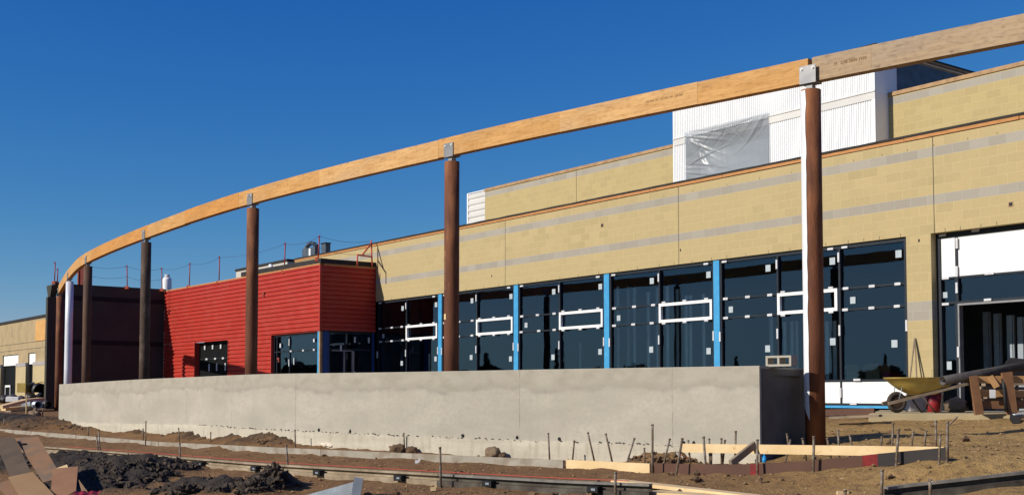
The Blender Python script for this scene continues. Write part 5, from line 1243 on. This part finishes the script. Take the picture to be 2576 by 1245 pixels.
# sheets of hardboard dumped at lower left
def sheet(pts, m_, label, th=.008, nm='hardboard_sheet'):
    """pts: image corner, distance"""
    P = [at(px, py, d) for (px, py, d) in pts]; P0 = P[0]; nn = Vector((0, 0, 0))
    for j in range(len(P)): nn += (P[j] - P0).cross(P[(j + 1) % len(P)] - P0)
    nn.normalize(); c = sum(P, Vector()) / len(P); P = [ray(px, py) * (c.dot(nn) / ray(px, py).dot(nn)) for (px, py, d) in pts]
    if nn.dot(c) > 0: nn = -nn
    mb = MB(); i = len(mb.v); k = len(P); mb.v += [p for p in P] + [p - nn * th for p in P]
    mb.f.append(tuple(range(k))); mb.f.append(tuple(range(k, 2 * k))[::-1])
    for j in range(k): mb.f.append((j, j + k, (j + 1) % k + k, (j + 1) % k))
    mb.uv += [None] * (k + 2); mb.sm += [False] * (k + 2)
    return one(nm, mb, m_, label, 'sheet', 'hardboard sheets dumped in the corner')
sheet([(-20, 1100, 17.6), (36.5, 1101, 17.6), (79, 1188, 16.7), (25, 1198, 16.7), (0, 1140, 17.2)], 'hardboard_olive', 'dark olive brown sheet leaning at the left picture edge')
sheet([(37.5, 1101, 17.7), (96, 1097, 17.7), (142, 1176, 16.8), (129, 1207, 16.5), (108, 1212, 16.5)], 'hardboard', 'tall red brown sheet with a slot, leaning behind the others')
sheet([(20, 1199, 15.8), (81, 1186, 15.9), (150, 1258, 15.2), (58, 1262, 15.2)], 'hardboard_light', 'light tan sheet lying lowest in front')
sheet([(132, 1178, 15.9), (196, 1172, 15.9), (193, 1208, 15.7), (191, 1233, 15.5), (160, 1250, 15.3), (128, 1236, 15.5)], 'hardboard_pink', 'pinkish square sheet standing up at the right of the pile')
sheet([(-15, 1220, 15.9), (22, 1206, 15.9), (60, 1260, 15.3), (30, 1255, 15.3)], 'hardboard', 'small brown sheet corner poking out at far left bottom')
sheet([(138, 1178, 16.4), (168, 1167, 16.4), (172, 1176, 16.4), (140, 1186, 16.3)], 'new_lumber', 'pale narrow strip behind the pinkish square sheet')
sheet([(198, 1205, 15.6), (222, 1238, 15.2), (205, 1232, 15.25)], 'plywood_edge', 'thin pale splinter right of the pinkish square sheet')
rt = MB(); p = at(205, 1240, 15.0)
def nt_(a, b_): return p + RT * (-.12 + .035 * a) + FH * (.05 * b_) + ZV * (-.02 + .012 * math.sin(a * 1.9 + b_) + .012 * b_)
for a in range(9):
    for b_ in range(3): rt.quad(nt_(a, b_), nt_(a + 1, b_), nt_(a + 1, b_ + 1), nt_(a, b_ + 1))
one('red_netting', rt, 'red_plastic', 'scrap of red netting right of the hardboard sheets', 'netting')
mb = MB(); p = at(58, 1116, 17.5); mb.obox(p, RT * .04, FH * .02, ZV * .012); one('form_clamp', mb, 'black_steel', 'small black bar stuck on the tall brown sheet', 'bar')

# ------------------------------------------------------------------ apron clutter on the right
# wheelbarrow, wheel to the left
wb = at(2256, 1036, 21.6); wb.z = SLAB; ax = (RT * .985 + FH * .17).normalized(); ay = Vector((-ax.y, ax.x, 0))
W_ = thing('wheelbarrow', 'dirty yellow wheelbarrow parked on the apron slab', 'wheelbarrow', wb)
def wp3(x, y, z): return wb + ax * x + ay * y + ZV * z
bot = [(.28, -.17, .36), (.80, -.2, .33), (.80, .2, .33), (.28, .17, .36)]; rim = [(-.16, -.3, .63), (1.12, -.34, .62), (1.12, .34, .62), (-.16, .3, .63)]
Rv = [wp3(*p) for p in rim]; mb = MB(); rings = []; NTR = 28
for t in (0, .15, .4, .7, 1.0):
    cxx = .50 - .03 * t; hl_ = .20 + .44 * t ** .9; hw_ = .15 + .18 * t ** .7; zz = .33 + .30 * t - .05 * math.sin(math.pi * t) * .6; row = []
    for q in range(NTR):
        a = 2 * math.pi * q / NTR; ca, sa = math.cos(a), math.sin(a); e_ = .55
        row.append(wp3(cxx + hl_ * math.copysign(abs(ca) ** e_, ca), hw_ * math.copysign(abs(sa) ** e_, sa), zz))
    rings.append(row)
for a_, b_ in zip(rings[:-1], rings[1:]):
    for q in range(NTR): mb.quad(a_[q], a_[(q + 1) % NTR], b_[(q + 1) % NTR], b_[q], None, True)
cen = sum(rings[0], Vector()) / NTR
for q in range(NTR): mb.quad(cen, rings[0][q], rings[0][(q + 1) % NTR], rings[0][(q + 1) % NTR], None, True)
Rv = rings[-1]
for q in range(NTR): mb.quad(rings[-1][q], rings[-1][(q + 1) % NTR], rings[-1][(q + 1) % NTR] - ZV * .006 + (rings[-1][(q + 1) % NTR] - cen).normalized() * .03, rings[-1][q] - ZV * .006 + (rings[-1][q] - cen).normalized() * .03, None, True)
mb.f = [f if f[2] != f[3] else f for f in mb.f]
wt_ = obj('tray', mb, 'yellow_paint', W_)
mb = MB(); mb.tube(Rv + [Rv[0]], .014, 8); obj('rim', mb, 'yellow_paint', W_)
for sg in (-1, 1):
    mb = MB(); mb.bar(wp3(-.22, sg * .12, .17), wp3(1.24, sg * .3, .53), .04, .05); obj('handle', mb, 'weathered_wood', W_)
    mb = MB(); mb.tube([wp3(.38, sg * .22, .31), wp3(.62, sg * .25, .01), wp3(.72, sg * .25, .01), wp3(.78, sg * .25, .38)], .015, 8); obj('leg', mb, 'rubber', W_)
    mb = MB(); mb.tube([wp3(-.02, sg * .1, .2), wp3(.05, sg * .14, .5)], .008, 6); obj('front_stay', mb, 'galv', W_)
mb = MB(); NT = 28
rg_ = [[wp3(math.cos(2 * math.pi * i / NT) * (.148 + .046 * math.cos(2 * math.pi * j / 8)), .046 * math.sin(2 * math.pi * j / 8), .195 + math.sin(2 * math.pi * i / NT) * (.148 + .046 * math.cos(2 * math.pi * j / 8))) for j in range(8)] for i in range(NT)]
for i in range(NT):
    for j in range(8): mb.quad(rg_[i][j], rg_[(i + 1) % NT][j], rg_[(i + 1) % NT][(j + 1) % 8], rg_[i][(j + 1) % 8], None, True)
wh = obj('wheel', mb, 'rubber', W_); mb = MB(); mb.tube([wp3(0, -.03, .195), wp3(0, .03, .195)], .105, 20); obj('hub', mb, 'rust_dark', wh)
# leaning poles by the pier
for (a, b_, lb_, cat) in (((2301, 850), (2279, 1010), 'left of two wooden tool handles crossed against the block pier', 'tool handle'), ((2301.5, 850), (2309, 1010), 'right of two wooden tool handles crossed against the block pier', 'tool handle')):
    q = on_y(*a, YF - .03); p = at(b_[0], b_[1], q.dot(FH) - .45); p = p.xy.to_3d() + ZV * SLAB; mb = MB(); mb.tube([p, q], .016, 8); one('tool_handle', mb, 'weathered_wood', lb_, cat, 'tool handles leaning on the pier')
# red drum, grey tub, bag
p = at(2349, 1024, 22.6); p.z = SLAB; mb = MB(); mb.tube([p, p + ZV * .33], .13, 20, r2=.145); pd = thing('red_bucket', 'red plastic bucket standing behind the wheelbarrow legs', 'bucket', p); obj('body', mb, 'red_plastic', pd); mb = MB(); mb.tube([p + ZV * .331, p + ZV * .35], .15, 20); obj('lid', mb, 'red_plastic', pd)
p = at(2303, 1026, 23.2); p.z = SLAB; mb = MB(); mb.obox(p + ZV * .16, RT * .16, FH * .15, ZV * .16); one('grey_crate', mb, 'gray_block', 'plain grey box under the wheelbarrow handles', 'box', bevel=.02)
p = at(2405, 1018, 22.4); p.z = SLAB; mb = MB(); mb.blob(p + ZV * .12, .2, .14, .14, 3, .5, 4); one('debris_bag', mb, 'weathered_wood', 'crumpled dusty bag lying between wheelbarrow and lumber rack', 'bag')
# lumber rack
dR = 19.9
lr = thing('lumber_rack', 'rough wooden rack of stacked boards at the right edge of the slab', 'lumber rack', at(2510, 1030, dR))
def rk(px, py, d=dR): return at(px, py, d)
for (xa_, ya_, xb_, yb_, w) in ((2447, 945, 2463, 1038, .14), (2532, 936, 2546, 1040, .17), (2640, 936, 2640, 1040, .16)):
    mb = MB(); p = rk(xb_, yb_); q = rk(xa_, ya_); p.z = SLAB; mb.bar(p, q, w, .07, side=RT); obj('post', mb, 'crate_dark', lr)
for k, (ya_, yb_, m_, h) in enumerate(((955, 953, 'crate_wood', .12), (990, 991, 'crate_wood', .11), (1018, 1017, 'crate_dark', .13))):
    mb = MB(); mb.bar(rk(2455, ya_, dR + .075), rk(2760, yb_, dR + .1), .05, h); obj('rail', mb, m_, lr)
    mb = MB(); mb.bar(rk(2462, ya_ - 1, dR + .75), rk(2760, yb_ - 1, dR + .75), .05, h); obj('rail', mb, m_, lr)
for k, (px, py, qx, qy) in enumerate(((2470, 1006, 2700, 1004), (2480, 1000, 2690, 999), (2468, 975, 2650, 978), (2475, 967, 2690, 962))):
    mb = MB(); mb.bar(rk(px, py, dR + .3 + .1 * (k % 2)), rk(qx, qy, dR + .35 + .1 * (k % 2)), .2, .05); obj('stored_board', mb, 'weathered_wood', lr)
mb = MB(); mb.bar(rk(2490, 946, dR + .05), rk(2508, 974, dR - .02), .1, .03, side=RT); obj('loose_slat', mb, 'crate_wood', lr)
mb = MB(); mb.obox(rk(2497, 990, dR - .03), RT * .05, FH * .004, ZV * .07); obj('paper_label', mb, 'white_sheet', lr)
mb = MB(); mb.tube([rk(2523, 952, dR), rk(2526, 975, dR - .02), rk(2528, 1000, dR - .03), rk(2532, 1035, dR - .05)], .03, 8); one('dark_strap', mb, 'black_plastic', 'dark strap hanging down from the lumber rack', 'strap')
mb = MB(); pp = at(2371, 957.5, 19.75); pq_ = at(2580, 920, 20.5); mb.pipe(pp, pq_, .08, .068); one('steel_pipe', mb, 'black_pipe', 'dark steel pipe resting on the lumber rack, open end to the left', 'pipe')
mb = MB(); P = [at(2498, 952, 20.9), at(2541, 899, 21.3), at(2640, 908, 21.3), at(2640, 960, 20.9)]; mb.hexa([*P, *[p + FH * .03 for p in P]]); one('leaning_sheet', mb, 'black_plastic', 'black sheet leaning behind the lumber rack and pipe', 'sheet')
mb = MB(); P = [at(2541, 1036, 19.55), at(2572, 1040, 19.45), at(2566, 1062, 18.9), at(2548, 1064, 18.9), at(2540, 1052, 19.2)]; i = 0; mb.v += P + [p - ZV * .02 for p in P]; mb.f += [tuple(range(5)), tuple(range(5, 10))[::-1]] + [(j, j + 5, (j + 1) % 5 + 5, (j + 1) % 5) for j in range(5)]; mb.uv += [None] * 7; mb.sm += [False] * 7
one('tarp_scrap', mb, 'black_plastic', 'dark tarp scrap hanging over the slab edge at right', 'tarp')
mb = MB(); mb.bar(at(2550, 1043, 19.4), at(2640, 1030, 19.6), .05, .03); one('white_lath', mb, 'white_pvc', 'white lath lying on the slab at the right edge', 'lath')
mb = MB(); p = at(2408, 1048, 19.6); mb.bar(ground(2385, 1071), p, .02, .02); one('stick', mb, 'weathered_wood', 'thin stick leaning on the slab edge', 'stick')
for k, (px, lb_) in enumerate(((2095, 'dark lump with a peg at left below the white panel'), (2118, 'dark lump with a peg at right below the white panel'))):
    p = at(px, 1030, 23.4); p.z = gz(p.x, p.y); mb = MB(); mb.blob(p + ZV * .04, .1, .08, .08, 2, .4, px); mb.tube([p, p + ZV * .2 + RT * -.02], .012, 6); one('peg_lump', mb, 'black_plastic', lb_, 'lump')

# ------------------------------------------------------------------ site clutter at the far left
def gl(px, py, d): p = at(px, py, d); return p
mb = MB(); p = at(104, 983, 55); q = at(84, 978, 58); mb.pipe(p, q, .34, .31); gd = thing('black_duct', 'wide black duct pipe with its open end facing right', 'duct', p); obj('pipe', mb, 'black_plastic', gd)
mb = MB(); mb.obox((p + q) / 2 - RT * .35 + ZV * .1, RT * .2, FH * 1, ZV * .22); obj('yellow_casing', mb, 'yellow_paint', gd); mb = MB(); mb.tube([p + ZV * .36 - RT * .3, p + ZV * .42, p + ZV * .36 + RT * .25, p + RT * .38 - ZV * .3], .03, 8); obj('frame_tube', mb, 'yellow_paint', gd)
for sg in (-.3, .3):
    mb = MB(); mb.bar(p + RT * sg - ZV * .3, Vector((p.x, p.y, 0)) + RT * sg + ZV * (gz(p.x, p.y)), .06, .06); obj('leg', mb, 'black_steel', gd)
for k, (a, b_, lb_) in enumerate((((97, 1018), (62, 1016), 'grey plastic pipe with white rim, left of two lying pipes'), ((122, 1018), (100, 1015), 'dark plastic pipe, right of two lying pipes'))):
    mb = MB(); mb.pipe(at(*a, 46), at(*b_, 48.5), .15, .13); one('lying_pipe', mb, 'black_pipe' if k else 'galv', lb_, 'pipe', 'pipes lying at far left')
for k, (a, b_, w, lb_) in enumerate((((0, 1024), (58, 1009), .2, 'yellow plank sloping up in the left lumber heap'), ((8, 1029), (76, 1024), .2, 'yellow plank lying low in the left lumber heap'), ((60, 1007), (105, 1003), .18, 'yellow plank behind the lying pipes'), ((20, 1035), (78, 1032), .2, 'pale board at the base of the left lumber heap'))):
    mb = MB(); mb.bar(at(*a, 45 + k * .7), at(*b_, 46 + k * .7), .3, w * .6); one('plank', mb, 'new_lumber' if k != 3 else 'form_board', lb_, 'plank', 'lumber heap at far left')
for k in range(3):
    px = (25, 37, 12)[k]; a = at(px, 1020, 45.6 + k * .3); mb = MB(); mb.bar(a - ZV * .5, a + ZV * .02, .12, .12); one('timber_block', mb, 'crate_wood', ('timber block propping the middle of the plank heap', 'timber block propping the right of the plank heap', 'timber block propping the left of the plank heap')[k], 'timber block', 'blocks under the lumber heap')
mb = MB(); p = at(35, 1004, 54); mb.obox(p, RT * .3, FH * .2, ZV * .12); one('white_bundle', mb, 'white_sheet', 'white wrapped bundle lying at the far left', 'bundle', bevel=.03)
mb = MB(); p = at(120, 990, 57); 
for k in range(4): mb.blob(p + ZV * (.35 - k * .35) + RT * random.uniform(-.05, .05), .13, .12, .22, 2, .5, k)
mb.tube([p + ZV * .4, p - ZV * .95], .05, 8); one('hose_reel', mb, 'black_plastic', 'dark upright bundle of hoses beside the dark wall', 'hose bundle')
mb = MB(); p = at(20, 1000, 62); 
for k in range(8): mb.blob(p + RT * (-2 + .45 * k) + ZV * random.uniform(-.1, .1), .4, .3, .2, 2, .5, k)
one('tarp_heap', mb, 'black_pipe', 'dark tarp heap below the far left windows', 'tarp heap')

# ------------------------------------------------------------------ trees behind the viewer (seen mirrored in the windows)
TV = []; TF = []
def leafy(c, h, w, spire):
    for _ in range(420):
        t = random.random() ** .8; rr_ = w * ((1 - t) * .9 + .05 if spire else math.sqrt(max(0, 1 - (2 * t - 1) ** 2)) * random.uniform(.55, 1.05)); a = random.random() * 6.28; rr_ *= math.sqrt(random.random())
        p = c + Vector((math.cos(a) * rr_, math.sin(a) * rr_, h * (.08 + .92 * t))); s_ = random.uniform(.25, .6) * w * .35
        u_ = Vector((random.uniform(-1, 1), random.uniform(-1, 1), random.uniform(-1, 1))).normalized() * s_; v_ = Vector((random.uniform(-1, 1), random.uniform(-1, 1), random.uniform(-1, 1))).normalized() * s_
        i = len(TV); TV.extend([tuple(p - u_), tuple(p + v_), tuple(p + u_), tuple(p - v_)]); TF.append((i, i + 1, i + 2, i + 3))
    i = len(TV); TV.extend([(c.x - .15, c.y, c.z - 1), (c.x + .15, c.y, c.z - 1), (c.x, c.y, c.z + h * .8)]); TF.append((i, i + 1, i + 2))
for k in range(85):
    t = k / 84; base = Vector((-150, -10, 0)).lerp(Vector((-20, -100, 0)), t) + Vector((random.uniform(-9, 9), random.uniform(-9, 9), -1.3)); sp_ = random.random() < .25
    leafy(base, random.uniform(3.5, 7.5) if sp_ else random.uniform(2.2, 5.0), random.uniform(.8, 1.3) if sp_ else random.uniform(2.2, 4.2), sp_)
me = bpy.data.meshes.new('treeline'); me.from_pydata(TV, [], TF); me.materials.append(MATS['tree_leaf']); o = bpy.data.objects.new('treeline', me); COL.objects.link(o); tag(o, 'distant dark treeline mirrored in the window glass', 'trees', kind='stuff')

# ------------------------------------------------------------------ camera, light, sky
cam = bpy.data.cameras.new('camera'); co = bpy.data.objects.new('camera', cam); COL.objects.link(co)
co.matrix_world = Matrix((RT, UP, -FP)).transposed().to_4x4()
cam.sensor_fit = 'HORIZONTAL'; cam.sensor_width = 36; cam.lens = 36 * FPX / 2576; cam.shift_y = (CY - 622.5) / 2576; cam.clip_end = 2000; cam.clip_start = .1
S.camera = co
SUN_AZ = R_(76.5); SUN_EL = R_(29.5)       # direction the light travels (plan angle) and elevation
ld = Vector((math.cos(SUN_AZ) * math.cos(SUN_EL), math.sin(SUN_AZ) * math.cos(SUN_EL), -math.sin(SUN_EL)))
sd_ = bpy.data.lights.new('sun', 'SUN'); sd_.energy = 4.6; sd_.angle = R_(.5); sd_.color = (1, .93, .82); so2 = bpy.data.objects.new('sun', sd_); COL.objects.link(so2)
so2.rotation_euler = ld.to_track_quat('-Z', 'Y').to_euler(); so2.location = (0, 0, 30)
SKY_R, SKY_G, SKY_B = (2.9, 2.08, .4), (1.04, 1.2, .6), (.71, .5, .9)
wo = bpy.data.worlds.new('World'); S.world = wo; wo.use_nodes = True; wn_ = wo.node_tree
bg = wn_.nodes['Background']; sky = wn_.nodes.new('ShaderNodeTexSky'); sky.sky_type = 'NISHITA'; sky.sun_disc = False
sky.sun_elevation = SUN_EL; sky.sun_rotation = math.atan2(-ld.x, -ld.y); sky.air_density = 1.0; sky.dust_density = .15; sky.ozone_density = 4.0; sky.altitude = 700
# camera-like colour response for the clear autumn sky: per-channel gain and power on the physical sky
wl_ = wn_.links; sp_s = wn_.nodes.new('ShaderNodeSeparateColor'); cb_s = wn_.nodes.new('ShaderNodeCombineColor'); wl_.new(sky.outputs[0], sp_s.inputs[0])
for ch, (gain, pw, mxv) in enumerate(((SKY_R), (SKY_G), (SKY_B))):
    a = math_n(wn_.nodes, wl_, 'MULTIPLY', sp_s.outputs[ch], .075); a = math_n(wn_.nodes, wl_, 'MINIMUM', a, mxv)
    a = math_n(wn_.nodes, wl_, 'POWER', a, pw); a = math_n(wn_.nodes, wl_, 'MULTIPLY', a, gain * 10); wl_.new(a, cb_s.inputs[ch])
wl_.new(cb_s.outputs[0], bg.inputs[0]); bg.inputs[1].default_value = .1
S.view_settings.view_transform = 'Standard'; S.view_settings.look = 'None'; S.view_settings.exposure = .15; S.view_settings.gamma = 1
S.render.resolution_x = 1024; S.render.resolution_y = 494
S.cycles.max_bounces = 8; S.cycles.transparent_max_bounces = 12
